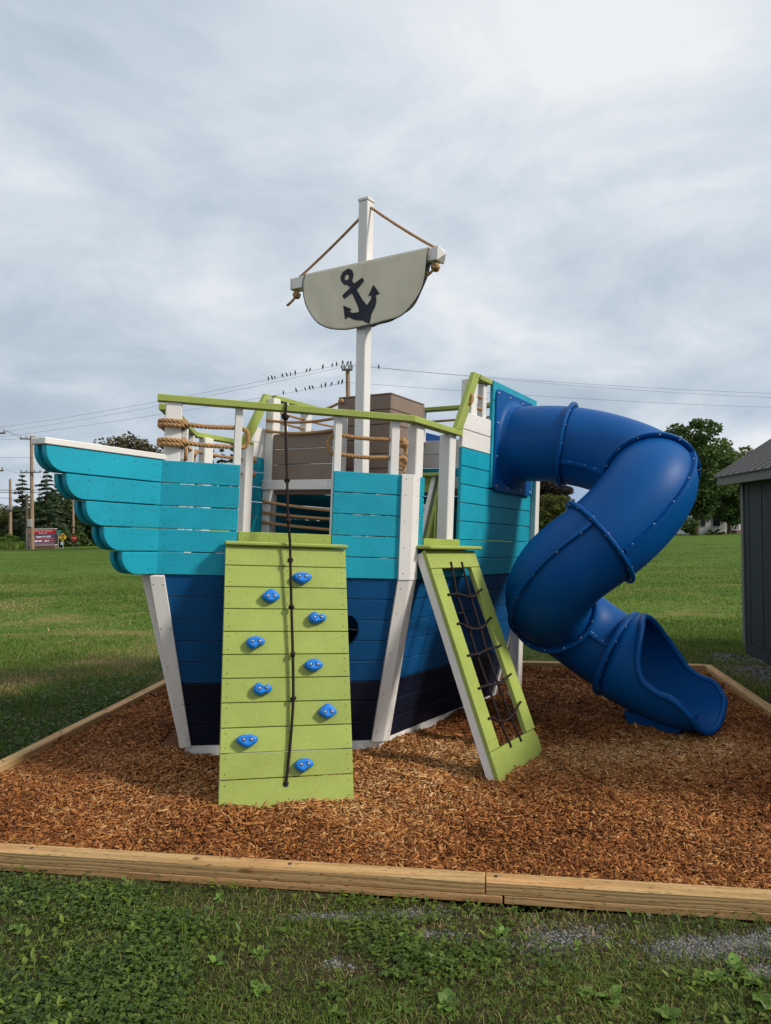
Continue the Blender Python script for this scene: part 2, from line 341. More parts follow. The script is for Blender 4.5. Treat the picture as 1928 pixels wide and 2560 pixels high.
# ------------------------------------------------------------------ terrain
FD = Vector((0.9892, -0.1466, 0)).normalized()     # along the front timbers
BD = Vector((0.1466, 0.9892, 0)).normalized()      # away along the side timbers
BED0 = Vector((-2.68, 3.665, 0))                     # front left inner corner of the bed
BED_W, BED_D = 5.39, 4.68
def bed_uv(x, y): d0, d1 = x-BED0.x, y-BED0.y; return d0*FD.x+d1*FD.y, d0*BD.x+d1*BD.y
def bed_pt(u, v, z=0.0): return Vector((BED0.x+u*FD.x+v*BD.x, BED0.y+u*FD.y+v*BD.y, z))
def lawn_z(x, y):
    x = np.asarray(x, float); y = np.asarray(y, float)
    z = -0.080-np.clip(y-11, 0, 90)/75*(1.12-np.clip(x, -60, 60)*0.0085)
    z = z-np.clip(y-101, 0, 600)*0.004
    z = z+0.012*np.sin(x*2.1+0.6)*np.sin(y*1.7)+0.02*np.sin(x*0.55+1.3)*np.cos(y*0.6)*np.clip(y-2, 0, 1)
    u = (x-BED0.x)*FD.x+(y-BED0.y)*FD.y; v = (x-BED0.x)*BD.x+(y-BED0.y)*BD.y
    inside = (u > 0.02) & (u < BED_W-0.02) & (v > 0.02) & (v < BED_D-0.02)
    return np.where(inside, z-0.22, z)
MCTRL = np.array([(-0.945,3.917,0.044),(-0.58,4.02,0.018),(-0.214,4.118,-0.014),(-1.356,4.60,0.070),(-1.12,4.65,0.045),(-0.70,4.75,0.02),(-0.255,4.89,0.010),(-0.06,4.96,-0.01),
    (0.06,5.05,0.022),(0.18,5.24,-0.024),(0.42,5.60,-0.055),(0.74,6.1,-0.035),(1.0,6.5,-0.07),(0.55,4.42,-0.045),(0.93,5.03,-0.06),(2.45,5.3,-0.035),(1.4,5.2,-0.06),(2.0,4.6,-0.03),
    (0.2,4.4,-0.005),(-1.6,4.0,0.01),(-0.4,3.6,0.0),(0.9,3.7,-0.01)]
    + [tuple(bed_pt(u, 0.0, -0.012)) for u in np.linspace(0, BED_W, 9)] + [tuple(bed_pt(0.0, v, -0.035)) for v in np.linspace(0.8, BED_D, 6)]
    + [tuple(bed_pt(BED_W, v, -0.045)) for v in np.linspace(0.6, BED_D, 6)] + [tuple(bed_pt(u, BED_D, -0.05)) for u in np.linspace(1, BED_W-1, 5)])
def mulch_z(x, y):
    x = np.asarray(x, float); y = np.asarray(y, float); sh = x.shape; x = x.ravel(); y = y.ravel(); num = np.zeros_like(x); den = np.zeros_like(x)
    for cx, cy, cz in MCTRL:
        w = 1/((x-cx)**2+(y-cy)**2+0.012)**1.6; num += w*cz; den += w
    z = num/den+0.010*np.sin(x*7.3+1)*np.sin(y*6.1)+0.007*np.sin(x*15.1+y*3)*np.sin(y*13.7+2)+0.004*np.sin(x*31+1.3*y)*np.sin(y*27-x*5)
    return z.reshape(sh)
def lawn_mat():
    m, nt, b = nodes_of('lawn soil and turf'); N = nt.nodes.new; L = nt.links.new
    g = N('ShaderNodeNewGeometry'); pos = g.outputs['Position']
    def noise(scale, det=5, st=(1,1,1)):
        mp = N('ShaderNodeMapping'); mp.inputs['Scale'].default_value = st; L(pos, mp.inputs[0])
        n = N('ShaderNodeTexNoise'); n.inputs['Scale'].default_value = scale; n.inputs['Detail'].default_value = det; n.inputs['Roughness'].default_value = 0.6; L(mp.outputs[0], n.inputs[0]); return n.outputs[0]
    def ramp(f, stops):
        r = N('ShaderNodeValToRGB'); L(f, r.inputs[0]); r.color_ramp.elements[0].position = stops[0][0]; r.color_ramp.elements[0].color = (*stops[0][1], 1)
        r.color_ramp.elements[1].position = stops[-1][0]; r.color_ramp.elements[1].color = (*stops[-1][1], 1)
        for p, c in stops[1:-1]: e = r.color_ramp.elements.new(p); e.color = (*c, 1)
        return r.outputs[0]
    far = ramp(noise(0.35, 8, (0.35, 1.2, 1)), [(0.30, (0.038, 0.085, 0.010)), (0.5, (0.066, 0.122, 0.014)), (0.72, (0.108, 0.150, 0.024))])
    fine = ramp(noise(14, 6, (1, 0.5, 1)), [(0.3, (0.55, 0.6, 0.5)), (0.7, (1.35, 1.3, 1.25))])
    mx = N('ShaderNodeMix'); mx.data_type = 'RGBA'; mx.blend_type = 'MULTIPLY'; mx.inputs[0].default_value = 1; L(far, mx.inputs[6]); L(fine, mx.inputs[7])
    # dry straw-coloured patches in the near lawn
    dry = ramp(noise(0.8, 6, (0.8, 1.3, 1)), [(0.52, (0,0,0)), (0.66, (1,1,1))])
    sep = N('ShaderNodeSeparateXYZ'); L(pos, sep.inputs[0])
    nearf = N('ShaderNodeMapRange'); nearf.inputs[1].default_value = 9; nearf.inputs[2].default_value = 30; nearf.inputs[3].default_value = 0.75; nearf.inputs[4].default_value = 0.12; L(sep.outputs[1], nearf.inputs[0])
    mu = N('ShaderNodeMath'); mu.operation = 'MULTIPLY'; L(dry, mu.inputs[0]); L(nearf.outputs[0], mu.inputs[1])
    mx2 = N('ShaderNodeMix'); mx2.data_type = 'RGBA'; L(mu.outputs[0], mx2.inputs[0]); L(mx.outputs[2], mx2.inputs[6]); mx2.inputs[7].default_value = (0.20, 0.16, 0.055, 1)
    # bare soil right in front, where plants grow on top of it
    soil = ramp(noise(22, 6), [(0.3, (0.016, 0.011, 0.007)), (0.7, (0.066, 0.044, 0.029))])
    sf = N('ShaderNodeMapRange'); sf.inputs[1].default_value = 6.5; sf.inputs[2].default_value = 9.5; sf.inputs[3].default_value = 0.9; sf.inputs[4].default_value = 0.0; L(sep.outputs[1], sf.inputs[0])
    mx3 = N('ShaderNodeMix'); mx3.data_type = 'RGBA'; L(sf.outputs[0], mx3.inputs[0]); L(mx2.outputs[2], mx3.inputs[6]); L(soil, mx3.inputs[7])
    L(mx3.outputs[2], b.inputs['Base Color']); setp(b, Roughness=0.95, Specular_IOR_Level=0.1)
    bp = N('ShaderNodeBump'); bp.inputs['Strength'].default_value = 0.6; bp.inputs['Distance'].default_value = 0.03; L(noise(30, 5), bp.inputs['Height']); L(bp.outputs[0], b.inputs['Normal'])
    return m
def grid_mesh(name, xs, ys, zf, mat, **props):
    X, Y = np.meshgrid(xs, ys); Z = zf(X, Y); V = np.stack([X, Y, Z], -1).reshape(-1, 3); nx, ny = len(xs), len(ys)
    i, j = np.meshgrid(np.arange(nx-1), np.arange(ny-1)); a = (j*nx+i).ravel(); F = np.stack([a, a+1, a+1+nx, a+nx], 1)
    return big_mesh(name, V, F, None, mat, smooth=True, **props)
xs = np.concatenate([np.linspace(-700, -60, 9), np.linspace(-55, -12, 30), np.linspace(-11, 11, 150), np.linspace(12, 55, 30), np.linspace(60, 700, 9)])
ys = np.concatenate([np.linspace(-60, 0, 7), np.linspace(0.3, 14, 110), np.linspace(15, 110, 70), np.linspace(120, 1200, 12)])
grid_mesh('ground', xs, ys, lawn_z, lawn_mat(), kind='structure')
def mulch_mat():
    m, nt, b = nodes_of('mulch bed'); N = nt.nodes.new; L = nt.links.new
    g = N('ShaderNodeNewGeometry'); n = N('ShaderNodeTexNoise'); n.inputs['Scale'].default_value = 45; n.inputs['Detail'].default_value = 5; L(g.outputs['Position'], n.inputs[0])
    r = N('ShaderNodeValToRGB'); L(n.outputs[0], r.inputs[0]); r.color_ramp.elements[0].position = 0.3; r.color_ramp.elements[0].color = (0.035, 0.014, 0.006, 1); r.color_ramp.elements[1].position = 0.7; r.color_ramp.elements[1].color = (0.20, 0.085, 0.030, 1)
    L(r.outputs[0], b.inputs['Base Color']); setp(b, Roughness=0.95, Specular_IOR_Level=0.1); return m
def bed_sheet():
    us = np.linspace(0.0, BED_W, 130); vs = np.linspace(0.0, BED_D, 100); U, Vv = np.meshgrid(us, vs)
    X = BED0.x+U*FD.x+Vv*BD.x; Y = BED0.y+U*FD.y+Vv*BD.y; Z = mulch_z(X, Y)-0.012; V = np.stack([X, Y, Z], -1).reshape(-1, 3); nx = len(us)
    i, j = np.meshgrid(np.arange(nx-1), np.arange(len(vs)-1)); a = (j*nx+i).ravel()
    big_mesh('mulch_bed', V, np.stack([a, a+1, a+1+nx, a+nx], 1), None, mulch_mat(), kind='structure', smooth=True)
bed_sheet()

# ------------------------------------------------------------------ border timbers
def timber(label, u0, v0, u1, v1, spikes=(), lap0=0.0, lap1=0.0, ztop=0.012):
    """squared beam in bed coordinates along its own x axis; half-lap tongues at the ends"""
    p0, p1 = bed_pt(u0, v0), bed_pt(u1, v1); d = (p1-p0); L = d.length; ang = math.atan2(d.y, d.x); m = MB(); w = 0.045; h = 0.092
    m.box((0, -w, h*0.5 if lap0 < 0 else 0), (L, w, h), 0, 0.004) if not (lap0 or lap1) else None
    if lap0 or lap1:
        m.box((0, -w, 0.036), (L, w, h), 0, 0.004)
        m.box((lap0, -w, 0), (L+lap1, w, 0.0358), 0, 0.003)
    for sx, r in spikes: m.disc((sx, 0.008, h), (0, 0, 1), r, 10, 1, 0.004)
    xs = np.array(m.v); b = Vector(((xs[:,0].min()+xs[:,0].max())/2, 0, 0)); F = Matrix.Translation(Vector((p0.x, p0.y, ztop-h))) @ Matrix.Rotation(ang, 4, 'Z')
    return m.build('border_timber', [TIMBER, DARK], None, F, label=label, category='timber', group='timbers edging the mulch bed')
tm = 0.046
timber('long pale pine timber edging the mulch in front of the climbing wall', -0.1, -tm, 3.14, -tm, ((1.05, 0.009), (2.35, 0.009)), 0, 0.075)
timber('pale pine timber edging the mulch at the near right, lapped over its neighbour', 3.144, -tm, BED_W+0.1, -tm, ((0.045, 0.009), (1.2, 0.009)), 0.079, 0)
timber('pine timber on the left side of the mulch, nearer half', -tm, 0.0, -tm, 2.32, ((1.1, 0.009), (1.75, 0.009)))
timber('pine timber on the left side of the mulch, farther half behind the bow trim', -tm, 2.324, -tm, BED_D+0.09, ((0.06, 0.009), (1.2, 0.009)), ztop=0.008)
timber('pine timber along the far edge of the mulch behind the ship', 0.0, BED_D+tm, 2.7, BED_D+tm)
timber('pine timber along the far edge of the mulch under the slide', 2.704, BED_D+tm, BED_W, BED_D+tm)
timber('pine timber on the right side of the mulch nearer the camera', BED_W+tm, 0.0, BED_W+tm, 2.4, ((1.2, 0.009),))
timber('pine timber on the right side of the mulch beside the slide exit', BED_W+tm, 2.404, BED_W+tm, BED_D+0.09, ((0.08, 0.009), (1.2, 0.009)), ztop=0.006)

# ------------------------------------------------------------------ play ship (ship axes)
ANG = 0.7222; CA, SA = math.cos(ANG), math.sin(ANG); HB = 1.1346; YF = 0.06; P_ = 0.1425; XS = 3.40
TK = (HB-YF)/SA; XK = TK*CA
def bow(t, z, off, sd): return Vector((t*CA-SA*off, -sd*(YF+t*SA+CA*off), z))       # bow face, sd=+1 starboard
def side(x, z, off, sd): return Vector((x, -sd*(HB+off), z))
def aft(y, z, off, sd=1): return Vector((XS+off, y, z))
ship = thing('play_ship', 'wooden play ship painted teal, royal blue and navy with lime rails', 'play ship', (1.7, 0, -0.1), SHIP)
def part(m, name, mats, parent=None, **k): return m.build(name, mats, parent or ship, SHIP, **k)
GAP = 0.0028; TH = 0.028
def board(fn, poly, mat, screws=(), thick=TH, name='plank', parent=None, w0=0.0, ch=0.003):
    m = MB(); m.slab(poly, fn, thick, ch, 0, w0)
    for (u, v) in screws:
        c = fn(u, v, w0+0.0012); n = fn(u, v, w0+0.1)-fn(u, v, w0); m.disc(c, n, 0.0035, 6, 1)
    return part(m, name, [mat, DARK], parent)
def row_poly(u0, u1, i): return [(u0, i*P_+GAP), (u1, i*P_+GAP), (u1, (i+1)*P_-GAP), (u0, (i+1)*P_-GAP)]
def row_screws(u0, u1, i, inset=0.03): return [(u, i*P_+v) for u in (u0+inset, u1-inset) for v in (0.03, P_-0.03)]
for sd in (1, -1):
    fb = lambda t, z, w, sd=sd: bow(t, z, w, sd)
    fs = lambda x, z, w, sd=sd: side(x, z, w, sd)
    # --- upper teal boards of the bow face
    for i in range(8, 13):
        if i == 8:
            board(fb, row_poly(-0.003, 1.60, i), TEAL, row_screws(0.003, 1.59, i))
        else:
            board(fb, row_poly(-0.003, 0.4785, i), TEAL, row_screws(0.003, 0.4785, i))
            board(fb, row_poly(1.089, 1.60, i), TEAL, row_screws(1.089, 1.585, i))
    board(fb, [(0.4835, 9*P_+GAP), (1.084, 9*P_+GAP), (1.084, 10*P_), (0.4835, 10*P_)], LIME, [(u, 9.72*P_) for u in (0.53, 0.68, 0.85, 1.03)], 0.04, 'sill_board', w0=0.008)
    # --- upper boards of the side
    x6 = 1.954
    for i in range(8, 15):
        if i == 8: board(fs, row_poly(XK+0.02, 3.38, i), TEAL, row_screws(XK+0.05, 3.38, i)+row_screws(2.2, 2.75, i))
        elif i < 13:
            board(fs, row_poly(XK+0.02, 1.40, i), TEAL, row_screws(XK+0.05, 1.40, i))
            board(fs, row_poly(x6, 3.38, i), TEAL, row_screws(x6, 3.38, i)+row_screws(2.2, 2.75, i))
        else: board(fs, row_poly(x6, 2.455 if sd > 0 else 3.38, i), TEAL, row_screws(x6, 2.455, i)+[(2.2, (i+.25)*P_), (2.2, (i+.75)*P_)])
    board(fs, [(1.405, 9*P_+GAP), (1.949, 9*P_+GAP), (1.949, 10*P_), (1.405, 10*P_)], LIME, [(u, 9.72*P_) for u in (1.46, 1.68, 1.9)], 0.04, 'sill_board', w0=0.008)
    board(fs, row_poly(x6, 2.455, 15), WHITE, row_screws(x6, 2.455, 15))
    board(fs, [(x6+0.006, 16*P_+GAP), (2.455, 16*P_+GAP), (2.455, 17*P_-GAP), (2.052, 17*P_-GAP)], WHITE, [(2.42, 16.3*P_), (2.42, 16.75*P_), (2.2, 16.75*P_), (2.0, 16.2*P_)])
    # --- lower hull, planks raked inwards towards the foot
    lowb = [Vector((0, -sd*YF, 8*P_)), Vector((XK, -sd*HB, 8*P_)), Vector((0.335, -sd*0.015, 0)), Vector((1.30, -sd*0.92, 0))]
    lows = [Vector((XK, -sd*HB, 8*P_)), Vector((XS, -sd*HB, 8*P_)), Vector((1.30, -sd*0.92, 0)), Vector((3.22, -sd*0.90, 0))]
    def lower(q, wd):
        nrm = (q[1]-q[0]).cross(q[2]-q[0]).normalized()
        if nrm.y*sd > 0: nrm = -nrm
        def fn(u, z, w): a = u/wd; v = z/(8*P_); return (q[2].lerp(q[3], a)).lerp(q[0].lerp(q[1], a), v)+nrm*(w-0.012)
        return fn
    WB, WS = TK, 2.1
    FB, FS = lower(lowb, WB), lower(lows, WS)
    for fn, wd, hole in ((FB, WB, (1.200, 0.778)), (FS, WS, (0.935, 0.742))):
        R = 0.122
        for i in range(8):
            z0, z1 = i*P_+GAP, (i+1)*P_-GAP; hz = hole[1]; mat = NAVY if i < 3 else BLUE; u0, u1 = 0.004, wd-0.004
            scr = row_screws(u0+0.05, u1-0.05, i)+row_screws(0.4, wd*0.66, i, 0.0)
            in0, in1 = abs(z0-hz) < R, abs(z1-hz) < R
            hw = lambda z: math.sqrt(max(0, R*R-(z-hz)**2))
            if not in0 and not in1 and not (z0 < hz < z1):
                board(fn, [(u0, z0), (u1, z0), (u1, z1), (u0, z1)], mat, scr)
            else:
                za, zb = (z0 if in0 else hz-R), (z1 if in1 else hz+R); zz = np.linspace(za, zb, 11)
                arcL = [(hole[0]-hw(z), z) for z in zz]; arcR = [(hole[0]+hw(z), z) for z in zz]
                if in0 and in1:
                    m = MB(); m.slab([(u0, z0)]+arcL+[(u0, z1)], fn, TH, 0.002); m.slab([(u1, z0), (u1, z1)]+arcR[::-1], fn, TH, 0.002)
                    part(m, 'plank', [mat, DARK])
                elif in1: board(fn, [(u0, z0), (u1, z0), (u1, z1)]+arcR[::-1]+arcL[1:]+[(u0, z1)], mat, scr, ch=0.0015)
                else: board(fn, [(u0, z0)]+arcL+arcR[::-1][1:]+[(u1, z0), (u1, z1), (u0, z1)], mat, scr, ch=0.0015)
    # white skirt under the navy
    m = MB(); m.slab([(0.03, -0.16), (WB+0.0, -0.16), (WB+0.0, -0.002), (0.03, -0.002)], lambda u, z, w: FB(u, 0, w-0.004)+Vector((0, 0, z)), 0.03, 0.003); part(m, 'skirt_board', WHITE)
    m = MB(); m.slab([(0.0, -0.16), (WS, -0.16), (WS, -0.002), (0.0, -0.002)], lambda u, z, w: FS(u, 0, w-0.004)+Vector((0, 0, z)), 0.03, 0.003); part(m, 'skirt_board', WHITE)
    # white corner trims
    m = MB(); m.slab([(-0.045, 0.0), (0.045, 0.0), (0.045, 8*P_-0.004), (-0.045, 8*P_-0.004)], lambda u, z, w: FB(u, z, w), 0.05, 0.004, 0, 0.022)
    for z in (0.06, 0.3, 0.55, 0.8, 1.08):
        for u in (-0.028, 0.03): m.disc(FB(u, z, 0.0235), FB(u, z, 1)-FB(u, z, 0), 0.004, 6, 1)
    part(m, 'stem_trim', [WHITE, DARK])
    def corner2(a, b, c, o):
        d1 = (b-a).normalized(); d2 = (c-b).normalized(); n1 = Vector((d1.y, -d1.x))*sd; n2 = Vector((d2.y, -d2.x))*sd; k = 1+n1.dot(n2); return b+(n1+n2)*(o/k), n1, n2, d1, d2
    def trim(levels, name):
        secs = []
        for (z, a, b, c, w1, w2, oo, oi) in levels:
            bo, n1, n2, d1, d2 = corner2(a, b, c, oo); bi = corner2(a, b, c, oi)[0]
            pts = [b-d1*w1+n1*oo, bo, b+d2*w2+n2*oo, b+d2*w2+n2*oi, bi, b-d1*w1+n1*oi]
            secs.append([(p.x, p.y, z) for p in pts])
        m = MB(); m.prism(secs[0], secs[1])
        for f in (0.06, 0.3, 0.55, 0.8, 0.95):
            for k in (0, 1):
                q = Vector(secs[0][k*2]).lerp(Vector(secs[1][k*2]), f); e = Vector(secs[0][1]).lerp(Vector(secs[1][1]), f); c = q.lerp(e, 0.35)
                lv = levels[0]; _, n1, n2, _, _ = corner2(lv[1], lv[2], lv[3], 0.0); n = Vector(((n1, n2)[k].x, (n1, n2)[k].y, 0)); m.disc(c+n*0.0015, n, 0.004, 6, 1)
        part(m, name, [WHITE, DARK])
    k2 = lambda v: Vector((v.x, v.y))
    trim([(8*P_, k2(bow(0, 0, 0, sd)), k2(bow(TK, 0, 0, sd)), k2(side(3, 0, 0, sd)), 0.072, 0.081, 0.02, -0.03), (13*P_+0.004, k2(bow(0, 0, 0, sd)), k2(bow(TK, 0, 0, sd)), k2(side(3, 0, 0, sd)), 0.072, 0.081, 0.02, -0.03)], 'corner_trim')
    trim([(0.0, k2(lowb[2]), k2(lowb[3]), k2(lows[3]), 0.075, 0.08, 0.014, -0.04), (8*P_-0.003, k2(lowb[0]), k2(lowb[1]), k2(lows[1]), 0.072, 0.081, 0.014, -0.04)], 'corner_trim')
    m = MB(); m.box((XS-0.022, -sd*HB-0.05, 8*P_) if sd > 0 else (XS-0.022, HB-0.02, 8*P_), (XS+0.07, -HB+0.02, 2.70) if sd > 0 else (XS+0.07, HB+0.05, 2.70)); part(m, 'corner_trim', WHITE)
    m = MB(); m.prism([FS(WS-0.05, 0, 0.02), FS(WS+0.05, 0, 0.02), FS(WS+0.05, 0, -0.05), FS(WS-0.05, 0, -0.05)], [FS(WS-0.05, 8*P_-0.003, 0.02), FS(WS+0.05, 8*P_-0.003, 0.02), FS(WS+0.05, 8*P_-0.003, -0.05), FS(WS-0.05, 8*P_-0.003, -0.05)]); part(m, 'corner_trim', WHITE)
    # rails
    zr0, zr1 = 2.222, 2.262; start = -0.045 if sd > 0 else 0.26
    oc = corner2(k2(bow(0,0,0,sd)), k2(bow(TK,0,0,sd)), k2(side(3,0,0,sd)), 0.006)[0]; ic = corner2(k2(bow(0,0,0,sd)), k2(bow(TK,0,0,sd)), k2(side(3,0,0,sd)), -0.088)[0]
    pl = [k2(bow(start,0,0.006,sd)), oc, ic, k2(bow(start,0,-0.088,sd))]
    m = MB(); m.slab([tuple(p) for p in pl], lambda u, v, w: Vector((u, v, zr1+w)), zr1-zr0, 0.004); part(m, 'rail', LIME)
    pl = [oc+Vector((0.003, 0)), k2(side(1.945,0,0.006,sd)), k2(side(1.945,0,-0.088,sd)), ic+Vector((0.003, 0))]
    m = MB(); m.slab([tuple(p) for p in pl], lambda u, v, w: Vector((u, v, zr1+w)), zr1-zr0, 0.004); part(m, 'rail', LIME)
    m = MB(); m.slab([(1.848, zr1+0.001), (1.944, zr1+0.001), (2.224, 2.757), (2.128, 2.757)], fs, 0.042, 0.004, 0, 0.004)
    for c in ((1.89, 2.29), (1.935, 2.29), (2.14, 2.72), (2.19, 2.72)): m.disc(fs(*c, 0.0055), fs(*c, 1)-fs(*c, 0), 0.004, 6, 1)
    part(m, 'sloping_rail', [LIME, DARK])
    x1 = 2.452 if sd > 0 else 3.42
    m = MB(); m.slab([(2.228, 2.717), (x1, 2.717), (x1, 2.757), (2.228, 2.757)], fs, 0.09, 0.004, 0, 0.004); part(m, 'rail', LIME)
    # balusters and posts
    def post(x0, x1, y0, y1, z0, z1, name='post', tilt=None):
        ya, yb = sorted((-sd*y0, -sd*y1)); m = MB(); m.box((x0, ya, z0), (x1, yb, z1), 0, 0.006); part(m, name, WHITE)
    for t0, t1 in ((0.434, 0.481), (1.088, 1.137), (1.480, 1.540)):
        m = MB(); a = bow(t0, 1.40, -0.032, sd); m.cbox((bow((t0+t1)/2, 1.79, -0.055, sd)), (bow(t1, 0, 0, sd)-bow(t0, 0, 0, sd))/2, (bow(0,0,0.024,sd)-bow(0,0,0,sd)), Vector((0,0,0.43)), 0, 0.005); part(m, 'baluster', WHITE)
    post(1.325, 1.425, HB-0.032, HB-0.115, 1.28, zr0-0.001)
    post(1.815, 1.915, HB-0.032, HB-0.125, 1.28, zr0-0.001)
    post(2.15, 2.25, HB-0.03, HB-0.13, 1.28, 2.716)
    post(2.36, 2.425, HB-0.03, HB-0.085, 2.40, 2.716, 'baluster')
    post(3.28, 3.375, HB-0.03, HB-0.13, 0.0, 2.716)
    if sd < 0: post(2.66, 2.75, HB-0.03, HB-0.115, 1.9, 2.716)
# bow post, turned with the starboard bow face
m = MB(); m.cbox(bow(0.055, 1.74, -0.06, 1), (bow(1,0,0,1)-bow(0,0,0,1))*0.05, (bow(0,0,1,1)-bow(0,0,0,1))*0.05, Vector((0,0,0.481)), 0, 0.006); part(m, 'post', WHITE)
# bow fin: stepped boards with rounded ends on both cheeks, white cap
tips = [-0.761, -0.637, -0.509, -0.388, -0.258]
for sy in (-1, 1):
    for k, x0 in enumerate(tips):
        zt = (13-k)*P_-GAP; zb = (12-k)*P_+GAP; h = zt-zb; R = 0.115
        arc = [(x0+R*(1-math.cos(a)), zb+h*0.86*(1-math.sin(a))) for a in np.linspace(0.0, math.pi/2, 9)]
        poly = [(0.016, zb), (0.016, zt), (x0, zt)]+arc
        scr = [(u, z) for u in (-0.04, -0.065, -0.2, -0.34, -0.5) if u > x0+0.12 for z in (zb+0.03, zt-0.03)]
        m = MB(); fn = lambda u, v, w, sy=sy: Vector((u, sy*(YF+w), v)); m.slab(poly, fn, 0.04, 0.004)
        for c in scr: m.disc(fn(*c, 0.0013), (0, sy, 0), 0.0035, 6, 1)
        part(m, 'fin_board', [TEAL, DARK])
        m = MB(); m.slab([(0.0, zb), (0.0, zt), (x0+0.045, zt), (x0+0.055, zb+h*0.5), (x0+0.14, zb)], lambda u, v, w, sy=sy: Vector((u, sy*w, v)), 0.019, 0.0005, 0, 0.0195); part(m, 'fin_core', TEAL)
m = MB(); m.box((-0.775, -YF-0.008, 13*P_), (0.03, YF+0.008, 13*P_+0.036), 0, 0.004); part(m, 'fin_cap', WHITE)
# transom
for i in range(8, 17):
    m = MB(); m.slab(row_poly(-HB+0.03, HB-0.03, i), lambda u, v, w: aft(u, v, w), TH, 0.003); part(m, 'plank', WHITE if i >= 15 else TEAL)
for i in range(8):
    f = i/8; m = MB(); y0 = 0.90+(HB-0.90)*f; y1 = 0.90+(HB-0.90)*(i+1)/8; xa = 3.21+0.19*f; xb = 3.21+0.19*(i+1)/8
    m.prism([(xa, -y0, i*P_+GAP), (xa, y0, i*P_+GAP), (xa-TH, y0, i*P_+GAP), (xa-TH, -y0, i*P_+GAP)], [(xb, -y1, (i+1)*P_-GAP), (xb, y1, (i+1)*P_-GAP), (xb-TH, y1, (i+1)*P_-GAP), (xb-TH, -y1, (i+1)*P_-GAP)]); part(m, 'plank', NAVY if i < 3 else BLUE)
m = MB(); m.box((XS-0.08, -HB+0.01, 2.719), (XS+0.012, HB-0.1, 2.757)); part(m, 'rail', LIME)
m = MB(); m.box((XS-0.075, 0.018, 2.40), (XS-0.03, 0.064, 2.718)); part(m, 'baluster', WHITE)
m = MB(); m.box((XS-0.075, -0.62, 2.40), (XS-0.03, -0.575, 2.718)); part(m, 'baluster', WHITE)
m = MB(); m.slab([(0.55, 2.30), (0.55, 2.62), (0.10, 2.53), (-0.35, 2.41), (-0.35, 2.30)], lambda u, v, w: Vector((XS+0.16+w, u, v)), 0.04, 0.004); part(m, 'blue_hood', HOODBLUE)
# decks
for k in range(9):
    y0 = -1.02+k*0.228; m = MB(); m.box((0.30+(abs(y0+0.11)+0.11)*1.18, y0, 1.255), (2.14, y0+0.222, 1.283)); part(m, 'deck_board', BROWN)
for k in range(8):
    x0 = 2.21+k*0.145; m = MB(); m.box((x0, -1.05, 1.885), (x0+0.14, 1.05, 1.912)); part(m, 'deck_board', BROWN)
m = MB(); m.box((3.10, 0.40, 1.26), (3.19, 0.49, 1.884)); part(m, 'post', WHITE)
m = MB(); m.box((2.215, -1.0, 1.79), (2.25, 1.0, 1.884)); part(m, 'deck_joist', BROWN)
# tower front: beam, railing boards, middle post
m = MB(); m.box((2.128, 0.262, 1.83), (2.16, 1.10, 1.922))
for y in (1.08, 0.29):
    for z in (1.855, 1.90): m.disc((2.127, y, z), (-1, 0, 0), 0.007, 8, 1, 0.004)
part(m, 'beam', [WHITE, STEEL])
m = MB(); m.box((2.128, -1.09, 1.83), (2.16, 0.170, 1.922)); part(m, 'beam', WHITE)
m = MB(); m.box((2.13, 0.172, 1.28), (2.23, 0.26, 2.52)); part(m, 'post', WHITE)
for k in range(3):
    m = MB(); fn = lambda u, v, w: Vector((2.165-w, u, v)); m.slab([(0.264, 1.926+k*0.148), (1.03, 1.926+k*0.148), (1.03, 2.068+k*0.148), (0.264, 2.068+k*0.148)], fn, TH, 0.003); part(m, 'railing_board', BROWN)
# inner ladder to the tower deck
for y, mat in ((-0.84, WHITE), (-0.34, WHITE)):
    m = MB(); m.beam((2.10, y, 1.93), (1.86, y, 1.27), 0.10, 0.04, (0, 1, 0)); part(m, 'ladder_stringer', mat)
m = MB(); m.beam((2.06, -0.93, 1.88), (1.83, -0.93, 1.27), 0.14, 0.03, (0, 1, 0)); part(m, 'ladder_panel', LIME)
m = MB(); m.box((1.99, -0.99, 1.924), (2.126, -0.2, 1.948)); part(m, 'ladder_cap', LIME)
m = MB(); m.box((2.09, -0.93, 1.80), (2.124, -0.3, 1.92)); part(m, 'ladder_panel', LIME)
for z in (1.48, 1.66):
    m = MB(); x = 1.86+(z-1.27)*0.364; m.box((x-0.03, -0.82, z), (x+0.09, -0.36, z+0.035)); part(m, 'ladder_step', WHITE)
# teal slide panel
m = MB(); m.slab([(2.458, 1.865), (3.425, 1.865), (3.425, 2.59), (2.458, 2.59)], lambda u, v, w: side(u, v, w, 1), 0.03, 0.003, 0, 0.012); part(m, 'slide_panel', TEAL)
m = MB(); m.slab([(2.458, 2.595), (3.425, 2.595), (3.425, 2.757), (2.458, 2.757)], lambda u, v, w: side(u, v, w, 1), 0.03, 0.003, 0, 0.012); part(m, 'slide_panel', TEAL)
